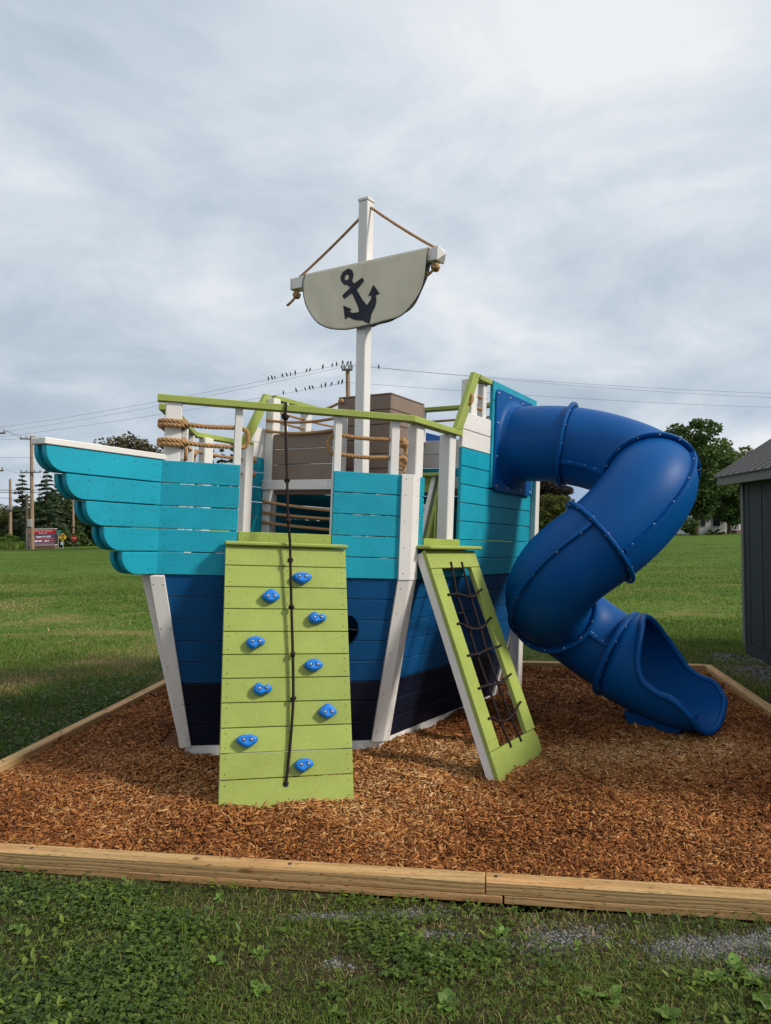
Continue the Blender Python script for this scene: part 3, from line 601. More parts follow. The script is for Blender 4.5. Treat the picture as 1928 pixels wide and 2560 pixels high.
# brown cabin box on the tower deck
for k in range(6):
    z0 = 1.914+k*0.1345; z1 = z0+0.129
    for a, b in (((2.45, -0.14), (2.475, 0.463)), ((3.03, -0.14), (3.056, 0.463)), ((2.477, -0.14), (3.028, -0.115)), ((2.477, 0.438), (3.028, 0.463))):
        m = MB(); m.box((a[0], a[1], z0), (b[0], b[1], z1), 0, 0.003)
        if a[0] == 2.45:
            for y in (-0.11, 0.15, 0.43):
                for z in (z0+0.03, z1-0.03): m.disc((2.4488, y, z), (-1, 0, 0), 0.004, 6, 1)
        if a == (2.477, -0.14):
            for x in (2.52, 2.98):
                for z in (z0+0.03, z1-0.03): m.disc((x, -0.1412, z), (0, -1, 0), 0.004, 6, 1)
        part(m, 'cabin_board', [BROWN, DARK])
m = MB(); m.box((2.452, -0.138, 2.721), (3.054, 0.461, 2.735), 0, 0.003); part(m, 'cabin_lid', BROWN)
# mast with cap and yard
def mastc(z): return 2.225-(z-2.0)*0.035
mast = MB(); mast.beam((mastc(1.28), 0, 1.28), (mastc(4.385), 0, 4.385), 0.10, 0.10, (1, 0, 0), 0, 0.006); mo = part(mast, 'mast', WHITE)
m = MB(); m.beam((mastc(4.385), 0, 4.386), (mastc(4.42), 0, 4.415), 0.112, 0.112, (1, 0, 0), 0, 0.005); part(m, 'cap', WHITE, mo)
YX = 2.155; YZ = 3.775
m = MB(); m.box((YX-0.053, 0.051, YZ-0.053), (YX+0.053, 0.80, YZ+0.053)); m.box((YX-0.053, -0.755, YZ-0.053), (YX+0.053, -0.051, YZ+0.053)); yo = part(m, 'yard', WHITE)
for y0, y1 in ((0.80, 0.855), (-0.755, -0.82)):
    m = MB(); b0 = [(YX+sx*0.058, y0, YZ+sz*0.058) for sx, sz in ((-1,-1),(1,-1),(1,1),(-1,1))]; ym = y0+(y1-y0)*0.25; b1 = [(x, ym, z) for x, _, z in b0]
    m.prism(b0, b1); m.add(b1+[(YX, y1, YZ)], [[0,1,4],[1,2,4],[2,3,4],[3,0,4]]); part(m, 'cap', WHITE, mo)

# ------------------------------------------------------------------ sail
sail = thing('sail', 'cream canvas sail with a dark anchor draped over the yard', 'sail', (YX, 0, 3.25), SHIP)
prof = [(0.655,3.835),(0.640,3.66),(0.585,3.512),(0.478,3.368),(0.39,3.308),(0.29,3.270),(0.19,3.255),(0.075,3.252),(-0.095,3.252),(-0.317,3.262),(-0.474,3.313),(-0.574,3.415),(-0.64,3.548),(-0.67,3.687),(-0.677,3.835)]
_sp = smooth_path([(a, b, 0) for a, b in prof], 120)
def sail_low(y):
    yy = [p.x for p in _sp][::-1]; zz = [p.y for p in _sp][::-1]; return float(np.interp(y, yy, zz))
def sail_layer(sgn, dz, name):
    ny, nz = 60, 26; V = []; x0 = YX+sgn*0.056
    for i in range(ny+1):
        y = -0.675+1.325*i/ny; lo = sail_low(y)+dz
        for k in range(nz+1):
            f = k/nz; z = (YZ+0.058)*(1-f)+lo*f
            wav = 0.014*math.sin(y*9+z*5)*f+0.008*math.sin(y*23-z*9)*f+0.028*f*math.exp(-((y-0.6)/0.1)**2)-0.010*math.exp(-(y/0.05)**2)*f
            pin = 0 if sgn < 0 else 0.085*min(1, f*1.3)*min(1, max(0, (abs(y)-0.07)/0.25))**0.7
            V.append((x0+sgn*(0.004+0.012*f+wav)-pin, y-0.012, z))
    F = [[i*(nz+1)+k, (i+1)*(nz+1)+k, (i+1)*(nz+1)+k+1, i*(nz+1)+k+1] for i in range(ny) for k in range(nz)]
    m = MB(); m.add(V, F, 0, True); o = part(m, name, CANVAS, sail); sm = o.modifiers.new('thick', 'SOLIDIFY'); sm.thickness = 0.003
    edge = [V[i*(nz+1)+nz] for i in range(ny+1)]; e = [V[k] for k in range(nz+1)]; e2 = [V[ny*(nz+1)+k] for k in range(nz, -1, -1)]
    m = MB(); m.tube(e+edge[1:]+e2[1:], 0.004, 6); part(m, 'binding', BLACK, sail)
sail_layer(-1, 0.0, 'front_canvas'); sail_layer(1, 0.034, 'back_canvas')
m = MB(); m.box((YX-0.060, -0.688, YZ+0.0565), (YX+0.060, 0.639, YZ+0.0605), 0, 0.001); part(m, 'top_fold', CANVAS, sail)
anchor = [(0.139,3.796),(0.19,3.775),(0.213,3.737),(0.208,3.705),(0.192,3.68),(0.165,3.655),(0.132,3.647),(0.095,3.617),(0.184,3.559),(0.161,3.527),(0.076,3.566),(0.031,3.479),(-0.001,3.408),(0.004,3.388),(0.06,3.387),(0.105,3.405),(0.078,3.424),(0.17,3.471),(0.15,3.342),(0.118,3.363),(0.047,3.325),(-0.045,3.306),(-0.129,3.261),(-0.139,3.351),(-0.18,3.41),(-0.19,3.46),(-0.181,3.512),(-0.225,3.51),(-0.149,3.606),(-0.092,3.517),(-0.131,3.515),(-0.127,3.483),(-0.084,3.438),(-0.025,3.499),(0.031,3.592),(-0.042,3.661),(-0.022,3.692),(0.06,3.649),(0.081,3.681),(0.070,3.731),(0.086,3.772),(0.11,3.79)]
def anchor_print():
    me = bpy.data.curves.new('anchor', 'CURVE'); me.dimensions = '2D'; me.fill_mode = 'FRONT'
    for pts in (anchor, [(0.141+0.024*math.cos(a), 3.718+0.027*math.sin(a)) for a in np.linspace(0, 2*math.pi, 14, endpoint=False)]):
        sp = me.splines.new('POLY'); sp.points.add(len(pts)-1); sp.use_cyclic_u = True
        for q, (y, z) in zip(sp.points, pts): q.co = (y, z, 0, 1)
    to = bpy.data.objects.new('tmp_anchor', me); COL.objects.link(to); dg = bpy.context.evaluated_depsgraph_get(); em = to.evaluated_get(dg).to_mesh()
    bm = bmesh.new(); bm.from_mesh(em); bmesh.ops.triangulate(bm, faces=bm.faces[:]); bmesh.ops.subdivide_edges(bm, edges=bm.edges[:], cuts=3, use_grid_fill=True)
    m = MB(); vs = []
    for v in bm.verts:
        y, z = v.co.x, v.co.y; lo = sail_low(y+0.012); f = max(0, min(1, (YZ+0.058-z)/(YZ+0.058-lo))); y2 = y+0.012
        wav = 0.014*math.sin(y2*9+z*5)*f+0.008*math.sin(y2*23-z*9)*f+0.028*f*math.exp(-((y2-0.6)/0.1)**2)-0.010*math.exp(-(y2/0.05)**2)*f
        vs.append((YX-0.056-(0.004+0.012*f+wav)-0.0055, y, z))
    bm.verts.index_update(); m.add(vs, [[v.index for v in f.verts] for f in bm.faces], 0, True); bm.free(); to.evaluated_get(dg).to_mesh_clear(); bpy.data.objects.remove(to)
    part(m, 'anchor_print', BLACK, sail)
anchor_print()

# ------------------------------------------------------------------ ropes on the ship, each a thing of its own
def rope_thing(name, label, paths, r=0.0135, knots=(), mat=ROPE, group='manila ropes strung on the ship', laid=True, cat='rope'):
    m = MB()
    for p in paths: (m.rope(p, r) if laid else m.tube(resample(p, 0.02), r, 8))
    for i, (c, kr) in enumerate(knots): m.knot(c, kr, 0, i+3)
    return m.build(name, mat, None, SHIP, label=label, category=cat, group=group)
for sg, y1, lab in ((1, 0.77, 'manila rope from the mast top down to the far left end of the yard'), (-1, -0.73, 'manila rope from the mast top down to the near right end of the yard')):
    z0 = 4.27 if sg > 0 else 4.33
    path = sag((mastc(z0), sg*0.052, z0), (YX, y1, YZ+0.06), 0.012)
    low = smooth_path([(YX, y1, YZ-0.058), (YX-0.01, y1, YZ-0.09)], 6)
    tail = smooth_path([(YX-0.02, y1, YZ-0.115), (YX-0.035, y1+(0.03 if sg > 0 else 0.05), YZ-0.16), (YX-0.045, y1+(0.085 if sg > 0 else 0.125), YZ-0.20)], 12)
    rope_thing('mast_rope', lab, [path, low, tail], 0.0125, [((YX-0.01, y1, YZ-0.10), 0.026)])
def wrap(t, z, turns=2):
    c = bow(0.055, z, -0.06, 1); out = []
    ex = (bow(1,0,0,1)-bow(0,0,0,1)); en = (bow(0,0,1,1)-bow(0,0,0,1)); h = 0.066
    sq = [(1,-1),(-1,-1),(-1,1),(1,1)]
    for k in range(turns*4+1):
        sx, sn = sq[k % 4]; base = c+ex*(sx*h)+en*(sn*h)+Vector((0,0,-0.012+0.024*(k//4)))
        out.append(base)
    return smooth_path(out, 60)
for sd, lab, lab2 in ((1, 'manila rope wrapped twice round the bow post and looped through the first baluster', 'manila rope looped between two balusters in front of the mast'),
                      (-1, 'manila rope along the far port bow seen between the posts', 'manila rope looped on the far port bow by the knuckle post')):
    B = lambda t, z, o=0.0, sd=sd: bow(t, z, -0.055+o, sd)
    if sd > 0:
        loop = smooth_path([B(0.10, 2.085, 0.07), B(0.242, 2.079, 0.05), B(0.434, 2.092), B(0.475, 2.093, -0.01), B(0.515, 2.075, -0.02), B(0.525, 2.03, -0.02), B(0.515, 1.985, -0.02), B(0.475, 1.967, -0.01), B(0.432, 1.967), B(0.247, 1.96, 0.05), B(0.10, 1.968, 0.07)], 60)
        rope_thing('rail_rope', lab, [wrap(0.05, 2.085), loop, wrap(0.05, 1.965)], 0.0148)
    else:
        rope_thing('rail_rope', lab, [sag(B(0.05, 2.08), B(0.47, 2.09), 0.006), sag(B(0.05, 1.96), B(0.47, 1.965), 0.006)], 0.0155)
    loop = smooth_path([B(1.56, 2.09), B(1.476, 2.091), B(1.29, 2.086), B(1.135, 2.095), B(1.085, 2.09, -0.015), B(1.055, 2.06, -0.02), B(1.05, 2.03, -0.02), B(1.06, 1.99, -0.02), B(1.09, 1.968, -0.015), B(1.137, 1.967), B(1.295, 1.958), B(1.478, 1.967), B(1.56, 1.965)], 70)
    tails = [smooth_path([B(1.575, 2.07), B(1.60, 2.03, -0.02), B(1.595, 1.995, -0.02)], 10), smooth_path([B(1.575, 1.95), B(1.595, 1.91, -0.02), B(1.59, 1.87, -0.02)], 10)]
    rope_thing('rail_rope', lab2, [loop]+tails, 0.0140, [(B(1.575, 2.075, -0.01), 0.026), (B(1.575, 1.95, -0.01), 0.026)])
for z, w in ((2.10, 'upper'), (1.967, 'lower')):
    rope_thing('rail_rope', f'manila rope along the far port side before the tower, {w} one', [sag(side(1.19, z, -0.07, -1), side(1.90, z-0.006, -0.07, -1), 0.012)], 0.0145, [(side(1.96, z, -0.075, -1), 0.024)])
for z, w in ((2.60, 'upper'), (2.505, 'lower')):
    rope_thing('tower_rope', f'manila rope on the far port side of the tower railing, {w} one', [sag(side(2.2, z, -0.08, -1), side(3.33, z-0.006, -0.08, -1), 0.012, 20)], 0.0125)
    rope_thing('tower_rope', f'manila rope on the short starboard tower railing, {w} one', [sag(side(2.10, z-0.01, -0.05, 1), side(2.45, z, -0.05, 1), 0.004)], 0.0125)
for z0, z1, dz, lab in ((2.50, 2.478, 0.03, 'top manila rope across the tower front above the brown boards'), (2.397, 2.375, 0.03, 'second manila rope across the tower front just above the brown boards'),
                        (1.714, 1.638, 0.006, 'highest of three manila ropes across the opening under the white beam'), (1.611, 1.563, 0.006, 'middle of three manila ropes across the opening under the white beam'), (1.519, 1.467, 0.006, 'lowest of three manila ropes across the opening under the white beam')):
    rope_thing('tower_rope', lab, [sag((2.145, 1.06, z0), (2.145, 0.215, z1), dz)], 0.0145, [((2.143, 1.065, z0), 0.014)])
rope_thing('tower_rope', 'manila rope from the port railing up to the top of the brown cabin box', [sag((2.70, 1.05, 2.66), (2.448, 0.415, 2.69), 0.02)], 0.0135, [((2.444, 0.415, 2.69), 0.018)])
rope_thing('tower_rope', 'manila rope across the transom opening under its lime rail', [sag((XS-0.05, -1.0, 2.625), (XS-0.05, 1.0, 2.622), 0.012, 20)], 0.0125)
for sd, w in ((1, 'near starboard'), (-1, 'far port')):
    rope_thing('rope_loop', f'short manila rope loop through the {w} sloping lime rail', [smooth_path([side(2.035, 2.48, -0.03, sd), side(2.040, 2.49, 0.012, sd), side(2.05, 2.52, 0.020, sd), side(2.062, 2.555, 0.012, sd), side(2.067, 2.57, -0.03, sd)], 16)], 0.016)

# ------------------------------------------------------------------ climbing wall
KW_ = 0.5/1.417; LW = math.hypot(1, KW_)
def cw(t, d, w):          # t across, d down the slope from the top edge, w out from the face
    z = 1.337-d/LW; off = 0.11+KW_*(1.337-z); n = Vector((0, 0, 1))
    p = bow(t, z, off, 1); nb = (bow(0, 0, 1, 1)-bow(0, 0, 0, 1)); nrm = (nb+Vector((0, 0, KW_))).normalized(); return p+nrm*w
wall = thing('climbing_wall', 'sloping lime plank climbing wall with blue holds in front of the bow', 'climbing wall', cw(0.78, 1.5, 0), SHIP)
WT0, WT1 = 0.402, 1.160; edges = [0.0, 0.127, 0.263, 0.399, 0.537, 0.674, 0.812, 0.950, 1.089, 1.227, 1.366, 1.53]
for i in range(11):
    d0, d1 = edges[i]+0.002, edges[i+1]-0.002; m = MB()
    poly = [(WT0, d0), (WT1, d0), (WT1, d1), (WT0, d1)]
    if i == 10:
        poly = [(WT0, d0), (WT1, d0), (WT1, d1), (WT0, d1)]
    m.slab(poly, cw, 0.028, 0.0028)
    for t in (WT0+0.03, 0.785, WT1-0.03):
        for d in (d0+0.028, min(d1-0.028, d0+0.112)): m.disc(cw(t, d, 0.0013), cw(t, d, 1)-cw(t, d, 0), 0.0035, 6, 1)
    part(m, 'plank', [LIME, DARK], wall)
for t0, t1 in ((WT0+0.004, WT0+0.042), (WT1-0.042, WT1-0.004)):
    m = MB(); m.slab([(t0, 0.0), (t1, 0.0), (t1, 1.53), (t0, 1.53)], lambda u, v, w: cw(u, v, w-0.0285), 0.085, 0.003); part(m, 'side_frame', WHITE, wall)
m = MB(); a, b = bow(WT0-0.006, 1.352, 0.0, 1), bow(WT1+0.012, 1.352, 0.0, 1); nb = (bow(0,0,1,1)-bow(0,0,0,1)); m.cbox((a+b)/2+nb*0.075, (b-a)/2, nb*0.062, Vector((0,0,0.0125)), 0, 0.008); part(m, 'top_ledge', LIME, wall)
m = MB(); m.disc(cw(0.769, 1.402, 0.002), cw(0, 0, 1)-cw(0, 0, 0), 0.017, 12); part(m, 'rope_hole', BLACK, wall)
def hold_outline(kind):
    out = []
    for k in range(28):
        a = 2*math.pi*k/28; c, s = math.cos(a), math.sin(a)
        if kind == 'heart': r = 0.050+0.006*abs(c)**3; x = 1.08*r*c; y = r*s*(0.62 if s > 0 else 0.86)*(1-0.10*math.exp(-(c/0.3)**2) if s > 0 else 1); x *= (1.0 if s > -0.1 else 1-0.42*abs(s)**1.4)
        elif kind == 'kite': r = 0.050; x = 1.1*r*c*(1-0.35*abs(s)**2); y = r*s*(0.98 if s > 0 else 0.72); x *= 1-0.12*abs(math.sin(2*a))
        elif kind == 'bone': r = 0.045; x = 1.2*r*c; y = r*s*(0.78-0.42*math.exp(-((x-0.008)/0.017)**2)*(1 if s > 0 else 0.35))*(1.12 if x < 0 else 0.9)
        elif kind == 'bean': r = 0.048; x = 1.12*r*c; y = r*s*(0.66 if s > 0 else (0.9 if c < 0.1 else 0.55))
        else: r = 0.050; x = 1.12*r*c; y = r*s*0.74*(1-0.28*abs(c)**2)
        out.append((x, y))
    return out
def hold_mesh(kind):
    o = hold_outline(kind); m = MB(); rings = [(1.0, 0.0), (1.03, 0.012), (1.0, 0.028), (0.88, 0.041), (0.66, 0.047), (0.35, 0.044)]; n = len(o); vs = []
    for sc, h in rings: vs += [(x*sc, y*sc, h) for x, y in o]
    vs.append((0, 0, 0.042)); fs = []
    for r in range(len(rings)-1): fs += [[r*n+i, r*n+(i+1) % n, (r+1)*n+(i+1) % n, (r+1)*n+i] for i in range(n)]
    fs += [[(len(rings)-1)*n+i, (len(rings)-1)*n+(i+1) % n, len(vs)-1] for i in range(n)]; m.add(vs, fs, 0, True); return m
for (t, d), kind in zip([(0.873,0.2),(0.68,0.328),(0.965,0.456),(0.591,0.603),(0.936,0.743),(0.634,0.876),(1.015,1.019),(0.55,1.157),(0.872,1.302)], ['heart','kite','bone','bean','lens','bone','kite','heart','bean']):
    src = hold_mesh(kind); m = MB(); fn = lambda p, t=t, d=d: cw(t+p[0], d-p[1], p[2]+0.0005)
    m.v = [tuple(fn(p)) for p in src.v]; m.f = src.f; m.m = src.m; m.sm = src.sm; ho = part(m, 'climbing_hold', HOLD, wall)
    for sx in (-0.021, 0.021):
        m = MB(); c = fn((sx, 0, 0.0455)); nn = cw(0, 0, 1)-cw(0, 0, 0); m.disc(c, nn, 0.0105, 12, 1, 0.0012); m.disc(c+nn*0.001, nn, 0.0078, 10, 0, 0.003); part(m, 'bolt', [STEEL, BLACK], ho)
# knotted rope hanging from the rail down the wall
rp0 = [bow(0.752, 2.268, -0.095, 1), bow(0.752, 2.2725, -0.05, 1), bow(0.751, 2.269, 0.012, 1), bow(0.749, 2.22, 0.018, 1), bow(0.747, 2.183, 0.022, 1)]
body = smooth_path([bow(0.747, 2.183, 0.022, 1), bow(0.757, 1.97, 0.06, 1), bow(0.766, 1.759, 0.105, 1), bow(0.776, 1.50, 0.165, 1), cw(0.793, -0.02, 0.058), cw(0.796, 0.105, 0.048), cw(0.803, 0.40, 0.036), cw(0.81, 0.685, 0.030), cw(0.811, 0.938, 0.026), cw(0.797, 1.15, 0.017), cw(0.780, 1.32, 0.012), cw(0.769, 1.402, 0.004)], 90)
rope_thing('climbing_rope', 'dark knotted climbing rope hanging from the lime rail down the climbing wall', [rp0, body], 0.0085,
    [(bow(0.747, 2.178, 0.024, 1), 0.017), (bow(0.766, 1.759, 0.105, 1), 0.012), (bow(0.776, 1.50, 0.165, 1), 0.012), (cw(0.796, 0.10, 0.049), 0.012), (cw(0.803, 0.395, 0.036), 0.012), (cw(0.81, 0.68, 0.031), 0.012), (cw(0.811, 0.936, 0.027), 0.012)], BLACKROPE, 'dark climbing ropes', False)

# ------------------------------------------------------------------ rope net ramp on the starboard side
KN = 0.45; LN = math.hypot(1, KN)
def nr(x, z, w):
    off = 0.08+KN*(1.345-z); n = Vector((0, -1, KN)).normalized(); return Vector((x-0.055*(1.345-z), -HB-off, z))+n*w
ramp = thing('net_ramp', 'leaning lime ladder frame with white side boards against the starboard side', 'climbing frame', nr(1.68, -0.05, 0), SHIP)
def nboard(poly, name='frame_board'):
    m = MB(); m.slab(poly, nr, 0.03, 0.003)
    us_ = [p[0] for p in poly]; vs_ = [p[1] for p in poly]
    for u in (min(us_)+0.03, max(us_)-0.03):
        for v in (min(vs_)+0.05, max(vs_)-0.04): m.disc(nr(u, v, 0.0013), nr(0, 0, 1)-nr(0, 0, 0), 0.004, 6, 1)
    part(m, name, [LIME, DARK], ramp)
RX0, RX1 = 1.302, 2.058
nboard([(RX0, 1.224), (RX1, 1.224), (RX1, 1.345), (RX0, 1.345)]); nboard([(RX0, -0.10), (RX1, -0.10), (RX1-0.0, 0.05), (RX1-0.03, 0.10), (RX0, 0.10)])
nboard([(RX0, 0.103), (RX0+0.150, 0.103), (RX0+0.150, 1.221), (RX0, 1.221)]); nboard([(RX1-0.150, 0.103), (RX1, 0.103), (RX1, 1.221), (RX1-0.150, 1.221)])
for x0, x1 in ((RX0+0.004, RX0+0.042), (RX1-0.042, RX1-0.004)):
    m = MB(); m.slab([(x0, -0.12), (x1, -0.12), (x1, 1.34), (x0, 1.34)], lambda u, v, w: nr(u, v, w-0.0305), 0.055, 0.003); part(m, 'side_board', WHITE, ramp)
m = MB(); m.box((RX0-0.02, -HB-0.135, 1.352), (RX1+0.03, -HB-0.003, 1.378), 0, 0.008); part(m, 'top_ledge', LIME, ramp)
net = thing('rope_net', 'black rope climbing net tied inside the leaning lime frame', 'rope net', nr(1.68, 0.05, 0), SHIP)
def sh(x, z): return x+0.055*(1.345-z)
V1 = [(1.598,1.261,0.006),(1.565,1.10,-0.008),(1.561,1.045,-0.015),(1.56,0.816,-0.018),(1.546,0.651,-0.018),(1.543,0.454,-0.016),(1.529,0.227,-0.010),(1.522,0.07,0.006)]
V2 = [(1.764,1.259,0.006),(1.753,1.10,-0.008),(1.75,1.018,-0.015),(1.734,0.806,-0.018),(1.708,0.664,-0.018),(1.696,0.441,-0.016),(1.70,0.23,-0.010),(1.694,0.071,0.006)]
for vv in (V1, V2):
    m = MB(); m.tube(resample(smooth_path([nr(sh(x, z), z, w) for x, z, w in vv], 60), 0.02), 0.0088, 7); part(m, 'net_rope', BLACKROPE, net)
for k, (za, zb) in enumerate(((1.046,1.048),(0.856,0.848),(0.657,0.658),(0.456,0.462),(0.273,0.276))):
    xa, xb = ((1.402,1.921),(1.39,1.907),(1.377,1.897),(1.368,1.895),(1.361,1.888))[k]; i = k+2; a, b = V1[i], V2[i]
    m = MB(); m.tube(resample(smooth_path([nr(sh(xa-0.012, za), za, 0.006), nr(sh(xa+0.03, za), za, 0.009), nr(sh(a[0], a[1]), a[1], -0.004), nr(sh(b[0], b[1]), b[1], -0.004), nr(sh(xb-0.03, zb), zb+0.005, 0.009), nr(sh(xb+0.012, zb), zb+0.01, 0.006)], 40), 0.02), 0.0080, 7)
    for q in (a, b): m.knot(nr(sh(q[0], q[1]), q[1], -0.008), 0.0105, 0, k)
    part(m, 'net_rope', BLACKROPE, net)

# ------------------------------------------------------------------ tube slide (world axes)
SP = [[0.801,6.487,2.243],[1.118,6.262,2.232],[1.443,6.042,2.23],[1.846,5.894,2.129],[2.107,5.602,1.942],[2.0,5.31,1.805],[1.675,5.245,1.451],[1.3,5.27,1.234],[1.211,5.469,0.97],[1.326,5.775,0.855],[1.575,5.932,0.693],[1.857,5.809,0.458],[2.192,5.473,0.375]]
slide = thing('tube_slide', 'royal blue plastic spiral tube slide bolted to the starboard side', 'slide', (1.8, 5.6, -0.03))
TS_ = np.linspace(0, 1, 161); CC = bspline(SP, TS_); RT = 0.322
def slide_part(m, name, mats, parent=None, **k): return m.build(name, mats, parent or slide, WORLD, **k)
cuts = [0.0, 0.125, 0.335, 0.525, 0.795, 1.0]
def frame_at(i):
    t = Vector(CC[min(i+1, 160)]-CC[max(i-1, 0)]).normalized(); return Vector(CC[i]), t
def rad(s): return float(np.interp(s, [0, 0.125, 0.3, 0.43, 0.55, 0.8, 1], [0.322, 0.326, 0.328, 0.338, 0.330, 0.322, 0.322]))
for k in range(5):
    i0, i1 = int(cuts[k]*160), int(cuts[k+1]*160); idx = list(range(i0, i1+1)); seg = 40
    pts = CC[i0:i1+1]; ctr = pts.mean(0); _, _, vt = np.linalg.svd(pts-ctr); pn = Vector(vt[2]); chord = Vector((pts[0]+pts[-1])/2-pts[len(pts)//2])
    def ring_dirs(i):
        c, t = frame_at(i); o = t.cross(pn).normalized()
        if k and o.dot(chord) > 0: o = -o
        if not k: o = Vector((0, 0, 1)).cross(t).normalized()
        return c, t, o, t.cross(o).normalized()
    m = MB(); vs = []
    for i in idx:
        c, t, o, b = ring_dirs(i); r = rad(i/160)
        e = min(i-i0, i1-i)/max(1, (i1-i0)); r *= 1.0
        for q in range(seg): a = 2*math.pi*q/seg; vs.append(c+o*(r*math.cos(a))+b*(r*math.sin(a)))
    fs = [[r_*seg+q, r_*seg+(q+1) % seg, (r_+1)*seg+(q+1) % seg, (r_+1)*seg+q] for r_ in range(len(idx)-1) for q in range(seg)]
    m.add(vs, fs, 0, True); tp = slide_part(m, 'tube_section', SLIDE, None); sm = tp.modifiers.new('wall', 'SOLIDIFY'); sm.thickness = 0.012; sm.offset = -1
    bolts = MB()
    if k:                                                    # long seam flanges on the outer and inner side of the bend
        for sgn in (1, -1):
            m = MB(); L = [[], [], [], []]
            for i in idx[1:-1]:
                c, t, o, b = ring_dirs(i); r = rad(i/160)
                for q, (rr, bb) in enumerate(((r-0.006, 0.016), (r+0.034, 0.012), (r+0.034, -0.012), (r-0.006, -0.016))): L[q].append(c+o*sgn*rr+b*bb)
            n = len(L[0]); m.add(L[0]+L[1]+L[2]+L[3], [[a*n+i, a*n+i+1, ((a+1) % 4)*n+i+1, ((a+1) % 4)*n+i] for a in range(4) for i in range(n-1)]+[[0, n, 2*n, 3*n], [n-1, 2*n-1, 3*n-1, 4*n-1]], 0, False); slide_part(m, 'seam_flange', SLIDE, tp)
            for i in idx[4:-3:6]:
                c, t, o, b = ring_dirs(i); r = rad(i/160)
                for s2 in (1, -1): bolts.disc(c+o*sgn*(r+0.018)+b*(0.012*s2), b*s2, 0.0070, 8, 0, 0.005)
        slide_part(bolts, 'bolts', STEEL, tp, kind='stuff')
def flange(i, name='ring_flange', w=0.014, up=0.042, bolt_n=14):
    c, t = frame_at(i); a = t.orthogonal().normalized(); b = t.cross(a); r = rad(i/160); m = MB(); seg = 56; prof = [(r-0.004, -w), (r+up-0.005, -w), (r+up, -w+0.005), (r+up, w-0.005), (r+up-0.005, w), (r-0.004, w)]; vs = []
    for q in range(seg):
        an = 2*math.pi*q/seg; d = a*math.cos(an)+b*math.sin(an); vs += [c+d*pr+t*pw for pr, pw in prof]
    n = len(prof); m.add(vs, [[q*n+j, q*n+(j+1) % n, ((q+1) % seg)*n+(j+1) % n, ((q+1) % seg)*n+j] for q in range(seg) for j in range(n)], 0, True); fo = slide_part(m, name, SLIDE)
    bm_ = MB()
    for q in range(bolt_n):
        an = 2*math.pi*(q+0.5)/bolt_n; d = a*math.cos(an)+b*math.sin(an)
        for s2 in (1, -1): bm_.disc(c+d*(r+up*0.55)+t*(w*s2), t*s2, 0.0070, 8, 0, 0.005)
    slide_part(bm_, 'bolts', STEEL, fo, kind='stuff')
for cfrac in cuts[1:-1]: flange(int(cfrac*160))
# mounting plate on the hull side, with a collar where the barrel leaves it
def w3(p): return SHIP @ Vector(p)
m = MB(); pr = []; x0, x1, z0, z1, R = 2.495, 3.315, 1.842, 2.70, 0.06
for cx, cz, a0 in ((x1-R, z1-R, 0), (x0+R, z1-R, 90), (x0+R, z0+R, 180), (x1-R, z0+R, 270)):
    for a in np.linspace(a0, a0+90, 7): pr.append((cx+R*math.cos(math.radians(a)), cz+R*math.sin(math.radians(a))))
m.slab(pr, lambda u, v, w: w3(side(u, v, w, 1)), 0.014, 0.004, 0, 0.028); po = slide_part(m, 'mounting_plate', SLIDE)
m = MB()
for u, v in [(x, z) for x in (x0+0.04, (x0+x1)/2-0.14, (x0+x1)/2+0.14, x1-0.04) for z in (z0+0.04, z1-0.04)]+[(x, z) for x in (x0+0.04, x1-0.04) for z in (2.13, 2.41)]: m.disc(w3(side(u, v, 0.028, 1)), w3(side(u, v, 1, 1))-w3(side(u, v, 0, 1)), 0.011, 8, 0, 0.007)
slide_part(m, 'bolts', STEEL, po, kind='stuff')
c0, t0 = frame_at(0); m = MB(); a = t0.orthogonal().normalized(); b = t0.cross(a); vs = []; seg = 48; prof = [(0.385, 0.038), (0.352, 0.045), (0.334, 0.062), (0.324, 0.10)]
for q in range(seg):
    an = 2*math.pi*q/seg; d = a*math.cos(an)+b*math.sin(an); vs += [c0+d*r+t0*w for r, w in prof]
n = 4; m.add(vs, [[q*n+j, q*n+j+1, ((q+1) % seg)*n+j+1, ((q+1) % seg)*n+j] for q in range(seg) for j in range(3)], 0, True); slide_part(m, 'collar', SLIDE, po)
# exit chute
E0 = Vector(CC[-1]); hd = Vector((0.69, -0.72, 0)).normalized(); sdv = Vector((hd.y, -hd.x, 0)); LCH = 0.665
CH = [E0.copy()]; CDIR = []
for _i in range(200):                                         # the chute leaves along the tube and swings towards its exit heading
    _f = _i/200; _k = min(1, _f/0.55); _k = _k*_k*(3-2*_k); _a = math.radians(-28.4-17.0*_k); _d = Vector((math.cos(_a), math.sin(_a), 0)); CDIR.append(_d); CH.append(CH[-1]+_d*(LCH/200))
def chute_dir(f): return CDIR[min(199, max(0, int(f*200)))]
def chute_c(f):
    x = min(199.999, max(0, f*200)); i = int(x); p = CH[i].lerp(CH[i+1], x-i); return p+Vector((0, 0, -0.135*math.sin(min(1, f*1.15)*math.pi/2)+(0.02*max(0, f-0.8)/0.2)))
def chute_open(f): return float(np.interp(f, [0, 0.12, 0.17, 0.29, 0.44, 0.57, 0.70, 0.84, 0.93, 1.0], [0, 0.0, 24, 52, 76, 91, 97, 101, 109, 124]))
def chute_r(f): return float(np.interp(f, [0, 0.05, 0.5, 1], [0.345, 0.365, 0.378, 0.382]))
NF, NA = 48, 40; outer, inner = [], []
